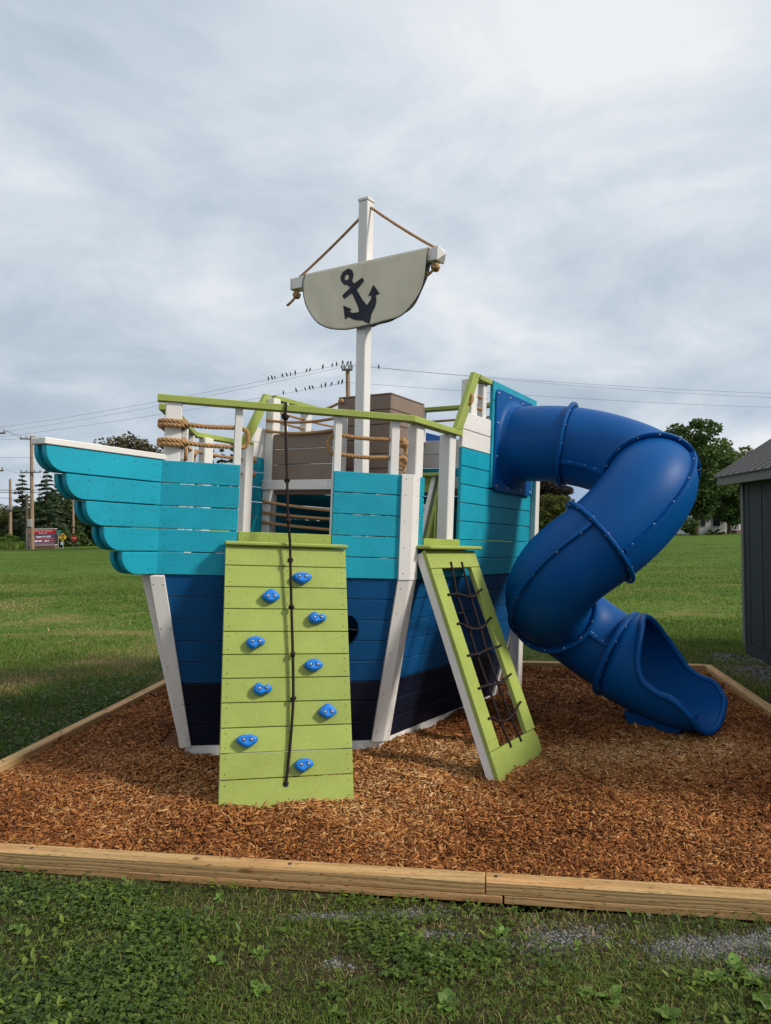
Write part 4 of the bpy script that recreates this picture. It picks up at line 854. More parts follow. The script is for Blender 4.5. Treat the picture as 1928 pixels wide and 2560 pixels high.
for i in range(NF+1):
    f = i/NF; c = chute_c(f); th = math.radians(chute_open(f)); r = chute_r(f); sl = Vector((0, 0, 1))
    tng = (chute_c(min(1, f+0.02))-chute_c(max(0, f-0.02))).normalized(); up = (sl-tng*sl.dot(tng)).normalized(); sdv = Vector((chute_dir(f).y, -chute_dir(f).x, 0))
    for j in range(NA+1):
        a = th+(2*math.pi-2*th)*j/NA; d = sdv*math.sin(a)+up*math.cos(a); outer.append(c+d*r); inner.append(c+d*(r-0.016))
K = NA+1; m = MB(); V = outer+inner; no = len(outer)
fs = [[i*K+j, i*K+j+1, (i+1)*K+j+1, (i+1)*K+j] for i in range(NF) for j in range(NA)]
fs += [[no+q for q in f_][::-1] for f_ in fs[:NF*NA]]
fs += [[i*K, (i+1)*K, no+(i+1)*K, no+i*K] for i in range(NF)]+[[i*K+NA, no+i*K+NA, no+(i+1)*K+NA, (i+1)*K+NA] for i in range(NF)]
fs += [[j, j+1, no+j+1, no+j] for j in range(NA)]+[[NF*K+j, no+NF*K+j, no+NF*K+j+1, NF*K+j+1] for j in range(NA)]
m.add(V, fs, 0, True); chute = slide_part(m, 'exit_chute', SLIDE)
i1 = int(NF*0.14)
rim = [outer[i*K] for i in range(i1, NF+1)]+[outer[NF*K+j] for j in range(1, NA)]+[outer[i*K+NA] for i in range(NF, i1-1, -1)]
m = MB(); m.tube(smooth_path(rim[::2]+[rim[0]], 160), 0.024, 10); slide_part(m, 'rolled_rim', SLIDE, chute)
m = MB(); cB = chute_c(0.0); vs = []
flange(160, 'ring_flange', 0.022, 0.05, 14)
for f0 in (0.45,):
    cb = chute_c(f0)+Vector((0, 0, -0.33)); m = MB(); m.prism([cb-hd*0.14-sdv*0.11+Vector((0,0,-0.2)), cb+hd*0.20-sdv*0.11+Vector((0,0,-0.2)), cb+hd*0.20+sdv*0.11+Vector((0,0,-0.2)), cb-hd*0.14+sdv*0.11+Vector((0,0,-0.2))], [cb-hd*0.20-sdv*0.16, cb+hd*0.26-sdv*0.16, cb+hd*0.26+sdv*0.16, cb-hd*0.20+sdv*0.16]); slide_part(m, 'foot_block', SLIDE, chute)
#@@ENVSTART@@
# ------------------------------------------------------------------ ground cover
def vnoise(x, y, s, seed=0):
    x = np.asarray(x)*s; y = np.asarray(y)*s; xi = np.floor(x).astype(np.int64); yi = np.floor(y).astype(np.int64); fx = x-xi; fy = y-yi
    fx = fx*fx*(3-2*fx); fy = fy*fy*(3-2*fy)
    def h(a, b):
        n = (a*374761393+b*668265263+seed*1442695041) & 0x7fffffff; n = ((n ^ (n >> 13))*1274126177) & 0x7fffffff; return ((n ^ (n >> 16)) & 0xffff)/65535.0
    return (h(xi, yi)*(1-fx)+h(xi+1, yi)*fx)*(1-fy)+(h(xi, yi+1)*(1-fx)+h(xi+1, yi+1)*fx)*fy
def fbm(x, y, s, seed=0): return 0.55*vnoise(x, y, s, seed)+0.28*vnoise(x, y, s*2.1, seed+1)+0.17*vnoise(x, y, s*4.3, seed+2)
def near_timber(x, y):
    v = (x-BED0.x)*BD.x+(y-BED0.y)*BD.y; return np.exp(-(np.clip(-v-0.09, 0, None)/0.075)**2)*(v < 0)
def in_bed(x, y, pad=0.0):
    u = (x-BED0.x)*FD.x+(y-BED0.y)*FD.y; v = (x-BED0.x)*BD.x+(y-BED0.y)*BD.y
    return (u > -pad) & (u < BED_W+pad) & (v > -pad) & (v < BED_D+pad)
SHIPI = np.linalg.inv(np.array(SHIP))
def under_ship(x, y):
    q = SHIPI[:3, :3] @ np.stack([x, y, np.zeros_like(x)]) + SHIPI[:3, 3:4]; return (q[0] > 0.45) & (q[0] < 3.1) & (np.abs(q[1]) < np.minimum(0.85, q[0]*0.85))
def rotz(V, a): c, s = np.cos(a), np.sin(a); return np.stack([V[..., 0]*c-V[..., 1]*s, V[..., 0]*s+V[..., 1]*c, V[..., 2]], -1)

def wood_chips(n, name):
    u = rng.uniform(0, BED_W, n*2); v = BED_D*rng.uniform(0, 1, n*2)**1.35; x = BED0.x+u*FD.x+v*BD.x; y = BED0.y+u*FD.y+v*BD.y
    ok = ~under_ship(x, y); x, y, v = x[ok][:n], y[ok][:n], v[ok][:n]; n = len(x)
    z = mulch_z(x, y)+rng.uniform(-0.010, 0.010, n)
    far = 1+0.10*v
    L = np.clip(rng.lognormal(-3.58, 0.50, n), 0.008, 0.075)*far; W = rng.uniform(0.0035, 0.0095, n)*far*np.where(rng.random(n) < 0.12, 1.9, 1); T = rng.uniform(0.0015, 0.0045, n)
    c = np.array([[-1,-1,-1],[1,-1,-1],[1,1,-1],[-1,1,-1],[-1,-1,1],[1,-1,1],[1,1,1],[-1,1,1]], float)
    V = c[None]*np.stack([L/2, W/2, T/2], -1)[:, None, :]; V[:, [1, 2, 5, 6], 1] *= rng.uniform(0.3, 1.0, n)[:, None]
    V[:, [4, 5, 6, 7], 2] += (rng.uniform(-0.002, 0.002, (n, 4)))
    tl = rng.normal(0, 0.30, n)[:, None]; rl = rng.normal(0, 0.5, n)[:, None]
    y1 = V[..., 1]*np.cos(rl)-V[..., 2]*np.sin(rl); z1 = V[..., 1]*np.sin(rl)+V[..., 2]*np.cos(rl); x1 = V[..., 0]*np.cos(tl)+z1*np.sin(tl); z2 = -V[..., 0]*np.sin(tl)+z1*np.cos(tl)
    V = rotz(np.stack([x1, y1, z2], -1), rng.uniform(0, 2*np.pi, n)[:, None])+np.stack([x, y, z], -1)[:, None, :]
    q = np.array([[4,5,6,7],[0,1,5,4],[1,2,6,5],[2,3,7,6],[3,0,4,7]]); F = (q[None]+8*np.arange(n)[:, None, None]).reshape(-1, 4)
    # paler, freshly turned chips lie on the mounds close to the hull
    dry = np.exp(-((x+0.55)**2/1.3+(y-4.25)**2/0.35))*0.20+np.exp(-((x-0.45)**2/0.8+(y-4.9)**2/0.25))*0.24+np.exp(-((x-1.9)**2/0.8+(y-5.0)**2/0.10))*0.22+np.exp(-((x-2.0)**2/0.3+(y-6.2)**2/0.6))*0.1
    t = np.clip(rng.beta(2.2, 2.6, n)*0.80+0.06+0.36*(fbm(x, y, 1.3, 3)-0.5)+1.35*dry*rng.uniform(0.5, 1.4, n), 0, 1)
    mat = tinted('wood chips', [(0.0, (0.030, 0.011, 0.005)), (0.25, (0.105, 0.032, 0.009)), (0.5, (0.275, 0.097, 0.026)), (0.75, (0.430, 0.200, 0.066)), (1.0, (0.60, 0.40, 0.20))], 0.85, spec=0.2)
    big_mesh(name, V.reshape(-1, 3), F, np.repeat(t, 5), mat, 'stuff', label='brown shredded wood chips filling the timber bed', category='mulch')
wood_chips(140000, 'mulch_chips')

GRAVEL = [(0.70,2.853,0.14,0.07),(1.2,2.78,0.22,0.065),(1.48,2.80,0.18,0.06),(0.04,3.06,0.14,0.035),(0.18,2.90,0.07,0.025),(0.55,2.99,0.04,0.02),(-0.22,3.03,0.13,0.026),(-0.41,3.01,0.06,0.02),(-0.18,2.71,0.05,0.03),(0.95,2.93,0.1,0.025),(1.35,2.62,0.1,0.03),
          (3.93,8.5,0.20,0.10),(4.05,8.25,0.28,0.16),(3.95,7.6,0.16,0.30),(3.92,7.3,0.16,0.3),(1.8,9.4,0.3,0.12),(3.2,8.9,0.25,0.1)]
DIRT = [(-0.6,3.10,0.55,0.10),(0.45,2.92,0.6,0.16),(1.4,2.78,0.55,0.18),(-0.15,2.68,0.18,0.10),(-1.35,3.37,0.4,0.08),(-0.9,2.2,0.25,0.08),(-0.55,2.72,0.16,0.07),(0.1,2.35,0.2,0.05),(-1.15,2.85,0.14,0.06)]
def bare(x, y, lst=GRAVEL): 
    f = np.zeros_like(x)
    for cx, cy, a, b in lst: f = np.maximum(f, np.exp(-(((x-cx)/a)**2+((y-cy)/b)**2)))
    return f
def gravel():
    P = []
    for cx, cy, a, b in GRAVEL:
        near = cy < 5; k = int(5200*a*b/0.01*(0.46 if near else 0.09)); k = min(k, 3000); q = rng.normal(0, 0.80, (k, 2)); P.append(np.stack([cx+q[:, 0]*a, cy+q[:, 1]*b, np.full(k, 1.0 if near else 2.3)], -1))
    P = np.concatenate(P); P = P[~in_bed(P[:, 0], P[:, 1], 0.1)]; P = P[rng.random(len(P)) < np.clip((fbm(P[:, 0], P[:, 1], 6.5, 91)-0.36)*4, 0.05, 1)]; n = len(P); r = rng.uniform(0.003, 0.0085, n)*P[:, 2]; o = np.array([[1,0,0],[-1,0,0],[0,1,0],[0,-1,0],[0,0,1],[0,0,-0.6]], float)
    V = o[None]*r[:, None, None]*rng.uniform(0.6, 1.25, (n, 6, 1))*np.array([1.15, 1.0, 0.8]); V = rotz(V, rng.uniform(0, 6.28, n)[:, None])
    V += np.stack([P[:, 0], P[:, 1], lawn_z(P[:, 0], P[:, 1])+r*0.05], -1)[:, None, :]
    t = np.array([[0,2,4],[2,1,4],[1,3,4],[3,0,4],[2,0,5],[1,2,5],[3,1,5],[0,3,5]]); F = (t[None]+6*np.arange(n)[:, None, None]).reshape(-1, 3)
    big_mesh('gravel', V.reshape(-1, 3), F, np.repeat(rng.random(n), 8), tinted('grey gravel', [(0, (0.045, 0.043, 0.040)), (0.6, (0.120, 0.117, 0.110)), (1, (0.26, 0.257, 0.245))], 0.85), 'stuff', label='loose grey gravel showing between the grass', category='gravel')
gravel()

GRASS = tinted('grass blades', [(0.0, (0.018, 0.046, 0.007)), (0.3, (0.052, 0.104, 0.012)), (0.55, (0.100, 0.165, 0.018)), (0.75, (0.155, 0.205, 0.034)), (0.88, (0.270, 0.215, 0.080)), (1.0, (0.40, 0.30, 0.15))], 0.6, spec=0.3, trans=0.25)
CLOVER = tinted('clover leaves', [(0.0, (0.014, 0.042, 0.006)), (0.5, (0.058, 0.102, 0.012)), (1.0, (0.140, 0.192, 0.022))], 0.5, spec=0.35, trans=0.2)
def blades(x, y, h, w, tint, lean=0.5, zoff=0.0):
    n = len(x); a = rng.uniform(0, 2*np.pi, n); ln = rng.uniform(0.1, lean, n); la = rng.uniform(0, 2*np.pi, n); z = lawn_z(x, y)+zoff
    dx, dy = np.cos(a)*w/2, np.sin(a)*w/2; lx, ly = np.cos(la)*ln*h, np.sin(la)*ln*h
    V = np.stack([np.stack([x-dx, y-dy, z-0.004], -1), np.stack([x+dx, y+dy, z-0.004], -1), np.stack([x+dx*0.8+lx*0.35, y+dy*0.8+ly*0.35, z+h*0.6], -1), np.stack([x-dx*0.8+lx*0.35, y-dy*0.8+ly*0.35, z+h*0.6], -1), np.stack([x+lx, y+ly, z+h*(1-0.35*ln)], -1)], 1)
    t = np.array([[0,1,2],[0,2,3],[3,2,4]]); F = (t[None]+5*np.arange(n)[:, None, None]).reshape(-1, 3); return V.reshape(-1, 3), F, np.repeat(tint, 3)
def merge(L):
    V, F, T, n = [], [], [], 0
    for v, f, t in L: V.append(v); F.append(f+n); T.append(t); n += len(v)
    return np.concatenate(V), np.concatenate(F), np.concatenate(T)
SHED_C = np.array([4.37, 8.70])
def shed_block(x, y): return (x-4.3-0.1466*(y-8.7) > -0.03) & (y < 8.72-0.148*(x-4.37)) & (y > 2)
def scatter(n, x0, x1, y0, y1, p=None):
    x = rng.uniform(x0, x1, n); y = rng.uniform(y0, y1, n); ok = ~in_bed(x, y, 0.095) & ~shed_block(x, y)
    return x[ok], y[ok]
def near_grass():
    L = []
    x, y = scatter(260000, -3.2, 3.2, 1.35, 3.75); gr = np.clip(bare(x, y)*1.25, 0, 1); dt = np.clip(bare(x, y, DIRT)*1.2, 0, 1)
    k = rng.random(len(x)) < (0.45+0.55*np.clip((fbm(x, y, 2.6, 11)-0.34)*3.2, 0, 1))*(1-0.93*gr)*(1-0.62*dt)*(1-0.80*near_timber(x, y)); x, y = x[k], y[k]
    n = len(x); h = rng.uniform(0.010, 0.036, n)*(0.45+1.1*fbm(x, y, 2.6, 5)); dirt = np.clip(bare(x, y, DIRT), 0, 1)
    L.append(blades(x, y, h, rng.uniform(0.0020, 0.0042, n), np.clip(rng.normal(0.47, 0.16, n)+dirt*0.30+0.6*(fbm(x, y, 1.6, 8)-0.5)+(rng.random(n) < 0.06)*0.4, 0, 1), 2.4))
    x, y = scatter(7000, -3.2, 3.2, 1.35, 3.2); k = fbm(x, y, 1.8, 21) > 0.50; x, y = x[k], y[k]; n = len(x)   # taller stems
    L.append(blades(x, y, rng.uniform(0.03, 0.085, n), rng.uniform(0.0025, 0.0045, n), np.clip(rng.normal(0.55, 0.15, n), 0, 1), 1.9))
    x, y = scatter(5000, -3.2, 3.2, 2.5, 3.75); n = len(x)                                                       # dead straw lying flat
    L.append(blades(x, y, rng.uniform(0.006, 0.014, n), rng.uniform(0.0015, 0.003, n), np.clip(rng.normal(0.93, 0.07, n), 0, 1), 5.0))
    V, F, T = merge(L); big_mesh('grass_near', V, F, T, GRASS, 'stuff', label='short weedy grass in the foreground', category='grass')
def clover():
    x, y = scatter(190000, -3.0, 3.0, 1.35, 3.7); d = np.clip(0.22+(fbm(x, y, 2.1, 31)-0.44)*3.6, 0.04, 1)*np.clip(1.2-0.55*np.clip(y-2.45, 0, 3)-0.25*np.clip(x-0.2, 0, 1)*(y > 2.6), 0.12, 1)
    k = rng.random(len(x)) < d*(1-0.97*np.clip(bare(x, y)*1.5, 0, 1))*(1-0.80*np.clip(bare(x, y, DIRT)*1.3, 0, 1))*(1-0.85*near_timber(x, y)); x, y = x[k], y[k]; n = len(x); z = lawn_z(x, y)+rng.uniform(0.006, 0.036, n); s = rng.uniform(0.0045, 0.0115, n)
    leaf = np.array([[0,0,0],[0.45,-0.52,0.10],[0.98,-0.36,0.04],[1.05,0,-0.02],[0.98,0.36,0.04],[0.45,0.52,0.10]]); V, T = [], []
    tn = np.clip(rng.normal(0.45, 0.2, n)+0.5*(fbm(x, y, 2.0, 77)-0.5), 0, 1); a0 = rng.uniform(0, 6.28, n); tilt = np.clip(rng.normal(0, 0.38, n), -0.9, 0.9); ta = rng.uniform(0, 6.28, n)
    for j in range(3):
        Q = rotz(np.broadcast_to(leaf, (n, 6, 3)), (a0+j*2.094)[:, None]); Q = Q*s[:, None, None]
        Q = Q.copy(); Q[..., 2] += Q[..., 0]*np.tan(tilt*np.cos(ta))[:, None]+Q[..., 1]*np.tan(tilt*np.sin(ta))[:, None]; V.append(Q+np.stack([x, y, z], -1)[:, None, :]); T.append(tn)
    V = np.concatenate(V).reshape(-1, 3); m_ = 3*n; t = np.array([[0,1,2,3],[0,3,4,5]]); F = (t[None]+6*np.arange(m_)[:, None, None]).reshape(-1, 4)
    big_mesh('clover', V, F, np.repeat(np.concatenate(T), 2), CLOVER, 'stuff', label='low clover mats in the foreground grass', category='clover')
def lawn_blades():
    L = []
    for (n, x0, x1, y0, y1, hs, ws) in ((110000, -7.0, -2.5, 3.2, 11, (0.025, 0.065), (0.004, 0.009)), (60000, 2.2, 7.0, 6.5, 12, (0.03, 0.065), (0.004, 0.009)), (16000, -2.8, 4.5, 8.2, 12, (0.03, 0.06), (0.005, 0.009)), (95000, -17, -2, 9, 28, (0.02, 0.05), (0.010, 0.022)), (80000, 0, 17, 10, 30, (0.02, 0.05), (0.010, 0.022)), (45000, -36, -4, 22, 62, (0.012, 0.03), (0.03, 0.06)), (45000, 4, 36, 22, 66, (0.012, 0.03), (0.03, 0.06))):
        x, y = scatter(n, x0, x1, y0, y1); k = rng.random(len(x)) < (1-0.95*np.clip(bare(x, y)*1.4, 0, 1))*np.clip((y1-y)/(0.45*(y1-y0)), 0, 1)*(np.clip((y-y0)/6, 0, 1) if y0 > 8.5 else 1); x, y = x[k], y[k]; n = len(x)
        dry = np.clip((fbm(x, y, 0.62, 41)-0.44)*5, 0, 1)*np.clip((26-y)/12, 0.12, 1)*np.where(x < 0, 1.0, 0.5)*np.where(y < 6.4+0.35*np.sin(x*3), 0.25, 1)
        strip = 0.10*np.sin(y*1.1+0.2*x)*(y > 16)
        h = rng.uniform(*hs, n)*(1-0.4*dry); L.append(blades(x, y, h, rng.uniform(*ws, n), np.clip(rng.normal(0.53, 0.12, n)+0.40*dry+0.35*(fbm(x, y, 0.5, 9)-0.5)+strip-0.14*(y < 6.8), 0, 1), 1.3))
    V, F, T = merge(L); big_mesh('lawn_grass', V, F, T, GRASS, 'stuff', label='mown green lawn around the play bed', category='grass')
def leafy(n, x0, x1, y0, y1, seed, th, s0, s1, tn, name, label):
    x, y = scatter(n, x0, x1, y0, y1); k = (fbm(x, y, 2.4, seed) > th) & (rng.random(len(x)) > 1.8*bare(x, y)) & (rng.random(len(x)) > 0.8*bare(x, y, DIRT)) & (rng.random(len(x)) > 0.6*near_timber(x, y)); x, y = x[k], y[k]; n = len(x); c = rng.integers(3, 6, n)
    x, y = np.repeat(x, c), np.repeat(y, c); n = len(x); a = rng.uniform(0, 6.28, n); s = rng.uniform(s0, s1, n); z = lawn_z(x, y)+rng.uniform(0.008, 0.03, n); tl = rng.uniform(-0.2, 0.75, n)
    leaf = np.array([[0,0,0],[0.5,-0.30,0.10],[1.0,-0.20,0.10],[1.25,0,0.02],[1.0,0.20,0.10],[0.5,0.30,0.10]]); Q = np.broadcast_to(leaf, (n, 6, 3)).copy()*s[:, None, None]; Q[..., 2] += Q[..., 0]*np.tan(tl)[:, None]; Q = rotz(Q, a[:, None])
    t = np.array([[0,1,2,3],[0,3,4,5]]); F = (t[None]+6*np.arange(n)[:, None, None]).reshape(-1, 4)
    big_mesh(name, (Q+np.stack([x, y, z], -1)[:, None, :]).reshape(-1, 3), F, np.repeat(np.clip(rng.normal(tn, 0.2, n), 0, 1), 2), CLOVER, 'stuff', label=label, category='weeds')
leafy(2300, -3.0, 3.0, 1.4, 3.6, 61, 0.42, 0.012, 0.032, 0.80, 'verge_weeds', 'small leafy weeds mixed into the foreground clover')
def lawn_weeds():
    x, y = scatter(9000, -5.6, -2.5, 3.7, 8.2); k = fbm(x, y, 1.6, 55) > 0.50; x, y = x[k], y[k]; n = len(x); z = lawn_z(x, y)+rng.uniform(0.01, 0.05, n); s = rng.uniform(0.010, 0.026, n); a = rng.uniform(0, 6.28, n); tl = np.clip(rng.normal(0, 0.45, n), -0.9, 0.9)
    leaf = np.array([[-1,0,0],[0,-0.42,0.1],[1,0,0],[0,0.42,0.1]]); Q = rotz(np.broadcast_to(leaf, (n, 4, 3)), a[:, None])*s[:, None, None]; Q = Q.copy(); Q[..., 2] += Q[..., 0]*np.tan(tl)[:, None]
    big_mesh('lawn_weeds', (Q+np.stack([x, y, z], -1)[:, None, :]).reshape(-1, 3), np.arange(4*n).reshape(n, 4), np.clip(rng.normal(0.45, 0.2, n), 0, 1), CLOVER, 'stuff', label='leafy weeds in the lawn along the left timber', category='weeds')
near_grass(); clover(); lawn_blades(); lawn_weeds()

# broad-leaved weeds that stand out in the foreground
WEED = surf('broad weed leaf', (0.092, 0.168, 0.024), 0.5, 0.35, 14, 0.3, 90, 0.35, 0.1, 0.30)
def leaf_mesh():
    m = MB(); V = []; nl, nw = 7, 4
    for i in range(nl+1):
        f = i/nl; wd = 0.36*math.sin(math.pi*min(1, max(0.02, (f*1.05))**0.85))**0.8*(1 if f < 0.97 else 0.4)+0.02
        for j in range(nw+1):
            u = j/nw*2-1; V.append((f, u*wd, 0.75*f*(1-0.62*f)+0.12*abs(u)*wd+0.02*math.sin(f*17+u*3)))
    F = [[i*(nw+1)+j, (i+1)*(nw+1)+j, (i+1)*(nw+1)+j+1, i*(nw+1)+j+1] for i in range(nl) for j in range(nw)]
    me = bpy.data.meshes.new('leaf'); me.from_pydata(V, [], F); me.polygons.foreach_set('use_smooth', [True]*len(F)); me.materials.append(WEED); return me
LEAF = leaf_mesh()
WSPOTS = [(341,2398,1.5),(529,2412,1.2),(639,2386,1.0),(631,2473,1.1),(75,2270,1.2),(110,2230,0.9),(191,2236,0.9),(324,2236,1.0),(272,2276,0.9),(405,2282,0.9),(1010,2340,1.3),(1242,2322,1.1),(1103,2507,1.3),(993,2519,1.2),(1508,2490,1.3),(1774,2444,1.5),(1826,2421,1.3),(1867,2455,1.4),(1444,2479,1.0),(1890,2507,1.4),(1734,2432,1.0),(30,2330,1.1),(1650,2540,1.4),(820,2530,0.9),(540,2250,0.9),(1210,2400,0.9),(150,2420,0.9),(1560,2400,0.8),(700,2330,0.8),(430,2520,0.8)]
ORD = ['first', 'second', 'third', 'fourth', 'fifth', 'sixth', 'seventh', 'eighth', 'ninth', 'tenth', 'eleventh', 'twelfth', 'thirteenth']
WSPOTS.sort(); wcount = {}
for i, (u, v, sc) in enumerate(WSPOTS):
    d = 1.685*1780/(v-1296+0.012*(u-964)); x = (u-964)/1780*d; r_ = random.Random(i*7+1)
    z = float(lawn_z(np.array([x]), np.array([d]))[0]); nl = r_.randint(5, 8)
    zone = 'along the front timber' if v < 2345 else ('in the nearest grass at the bottom' if v > 2450 else 'midway across the foreground grass')
    wcount[zone] = wcount.get(zone, 0)+1
    w = thing('broadleaf_weed', f'{ORD[wcount[zone]-1]} broad-leaved green weed from the left {zone}', 'weed', (x, d, z), WORLD, 'broad-leaved weeds in the foreground')
    for k in range(nl):
        o = put('leaf', LEAF, Vector((x, d, z)), w); o.rotation_euler = (r_.uniform(-0.25, 0.25), r_.uniform(-0.35, 0.35), k*2*math.pi/nl+r_.uniform(-0.5, 0.5)); s_ = 0.041*sc*r_.uniform(0.6, 1.25); o.scale = (s_, s_*r_.uniform(0.75, 1.1), s_)
m = MB(); r_ = random.Random(4)
for k in range(7):
    a = r_.uniform(0, 6.28); 
bl = [(0, 0, 0), (0.018, 0.012, 0.004), (0.034, 0.004, 0.001), (0.05, 0, 0.006), (0.03, -0.012, 0.003), (0.014, -0.010, 0.005)]
pb = bed_pt(1.78, -0.05, 0.0165); m.add([(pb.x+a, pb.y+b*0.8, pb.z+c) for a, b, c in bl], [[0, 1, 2, 3, 4, 5]]); m.build('fallen_leaf', surf('dead leaf', (0.20, 0.10, 0.04), 0.8, 0.2, 50), label='small brown dead leaf lying on the front timber', category='leaf')

# ------------------------------------------------------------------ shed at the right edge
def shed():
    D = BD; Rr = FD; c0 = Vector((4.37, 8.70, 0)); zb = -0.02; ze = 2.02; LEN = 5.2; WID = 3.1
    root = thing('storage_shed', 'dark slate shed with vertical siding and ribbed metal roof at the right edge', 'shed', c0-D*LEN/2+Rr*WID/2+Vector((0, 0, -0.1)))
    SID = surf('slate siding', (0.019, 0.026, 0.034), 0.6, 0.14, 12, 0.3, 90, 0.3, 0.06, 0.10, streak=(1, 1, 0.15)); TRIM = surf('grey shed trim', (0.135, 0.130, 0.122), 0.55, 0.06); MET = surf('ribbed steel roof', (0.085, 0.080, 0.078), 0.5, 0.06, 4, 0.05, 100, 0.5); MET.node_tree.nodes['Principled BSDF'].inputs['Metallic'].default_value = 0.15
    P = lambda l, w, z: c0-D*l+Rr*w+Vector((0, 0, z))          # l towards the camera, w into the shed
    def bx(l0, l1, w0, w1, z0, z1, name, mat):
        m = MB(); m.prism([P(l0, w0, z0), P(l1, w0, z0), P(l1, w1, z0), P(l0, w1, z0)], [P(l0, w0, z1), P(l1, w0, z1), P(l1, w1, z1), P(l0, w1, z1)]); m.build(name, mat, root)
    n = 26
    for k in range(n): bx(LEN*k/n+0.004, LEN*(k+1)/n-0.004, 0.0+0.004*(k % 2), 0.03, zb+0.07, ze, 'siding_board', SID)
    bx(0.0, LEN, 0.031, 0.06, zb, ze, 'wall_core', SID); bx(0.05, LEN, -0.012, 0.03, zb-0.12, zb+0.065, 'skid', SID)
    for k in range(16): bx(-0.03, -0.002, 0.065+WID*k/16+0.004, 0.065+WID*(k+1)/16-0.004, zb+0.05, ze, 'siding_board', SID)
    bx(-0.03, LEN+0.03, WID+0.07, WID+0.12, zb, ze, 'wall_core', SID); bx(LEN+0.002, LEN+0.03, 0.065, WID+0.06, zb, ze, 'wall_core', SID)
    bx(-0.035, 0.035, -0.014, -0.001, zb+0.03, ze, 'corner_trim', TRIM); bx(-0.045, -0.031, -0.014, 0.06, zb+0.03, ze, 'corner_trim', TRIM)
    bx(-0.32, LEN+0.3, -0.20, -0.175, 1.965, 2.085, 'fascia', TRIM); bx(-0.30, LEN+0.3, -0.174, 0.0, 1.975, 1.995, 'soffit', TRIM)
    half = WID/2+0.09; rise = 1.22
    for sg in (0, 1):
        m = MB(); f = lambda w: w if not sg else WID+0.13-w
        zz = lambda w: 2.078+(w+0.21)/(half+0.21)*rise
        m.prism([P(-0.34, f(-0.23), zz(-0.23)), P(LEN+0.34, f(-0.23), zz(-0.23)), P(LEN+0.34, f(half), zz(half)), P(-0.34, f(half), zz(half))], [P(-0.34, f(-0.23), zz(-0.23)+0.012), P(LEN+0.34, f(-0.23), zz(-0.23)+0.012), P(LEN+0.34, f(half), zz(half)+0.012), P(-0.34, f(half), zz(half)+0.012)]); ro = m.build('roof', MET, root)
        k = 0; l = -0.34
        while l < LEN+0.34:
            m = MB(); q = lambda ll, w, dz: P(ll, f(w), zz(w)+dz); m.prism([q(l, -0.235, 0.0125), q(l+0.05, -0.235, 0.0125), q(l+0.05, half, 0.0125), q(l, half, 0.0125)], [q(l+0.012, -0.235, 0.034), q(l+0.038, -0.235, 0.034), q(l+0.038, half, 0.034), q(l+0.012, half, 0.034)]); m.build('roof_rib', MET, ro); l += 0.229
    m = MB(); m.prism([P(-0.034, 0.02, ze+0.001), P(-0.034, WID+0.1, ze+0.001), P(-0.008, WID+0.1, ze+0.001), P(-0.008, 0.02, ze+0.001)], [P(-0.034, half-0.01, ze+rise-0.06), P(-0.034, half+0.06, ze+rise-0.06), P(-0.008, half+0.06, ze+rise-0.06), P(-0.008, half-0.01, ze+rise-0.06)]); m.build('gable', SID, root)
shed()

# ------------------------------------------------------------------ trees and shrubs
BARK = surf('bark', (0.085, 0.062, 0.045), 0.9, 0.3, 3, 0.4, 8, 0.1, streak=(3, 3, 0.6))
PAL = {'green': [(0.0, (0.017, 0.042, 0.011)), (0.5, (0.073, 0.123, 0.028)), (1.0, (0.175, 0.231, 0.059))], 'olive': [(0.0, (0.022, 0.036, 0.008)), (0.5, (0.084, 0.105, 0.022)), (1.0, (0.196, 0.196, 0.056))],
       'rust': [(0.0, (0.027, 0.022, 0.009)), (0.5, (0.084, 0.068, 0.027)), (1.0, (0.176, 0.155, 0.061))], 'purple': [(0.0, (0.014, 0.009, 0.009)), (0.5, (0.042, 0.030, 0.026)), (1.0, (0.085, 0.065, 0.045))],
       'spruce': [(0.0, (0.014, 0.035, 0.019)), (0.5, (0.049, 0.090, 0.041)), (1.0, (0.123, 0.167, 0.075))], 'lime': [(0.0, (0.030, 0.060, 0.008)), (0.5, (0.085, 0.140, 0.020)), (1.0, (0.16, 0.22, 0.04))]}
def leaf_cloud(C, size, pal, name, parent, flat=0.0, tn=None):
    n = len(C); a = rng.normal(0, 1, (n, 3)); a /= np.linalg.norm(a, axis=1)[:, None]; b = rng.normal(0, 1, (n, 3)); b[:, 2] *= (1-flat); a[:, 2] *= (1-flat); a /= np.linalg.norm(a, axis=1)[:, None]; b -= a*(a*b).sum(1)[:, None]; b /= np.linalg.norm(b, axis=1)[:, None]
    s = size*rng.uniform(0.5, 1.3, n)[:, None]; V = np.stack([C-a*s, C-b*s*0.55, C+a*s, C+b*s*0.55], 1).reshape(-1, 3); F = np.arange(4*n).reshape(n, 4)
    t = np.clip(rng.normal(0.5, 0.2, n) if tn is None else tn+rng.normal(0, 0.15, n), 0, 1); bb = tuple(BASE[parent.name]); return big_mesh(name, V, F, t, tinted('leaves '+pal, PAL[pal], 0.7, spec=0.2, trans=0.32), None, bb, parent)
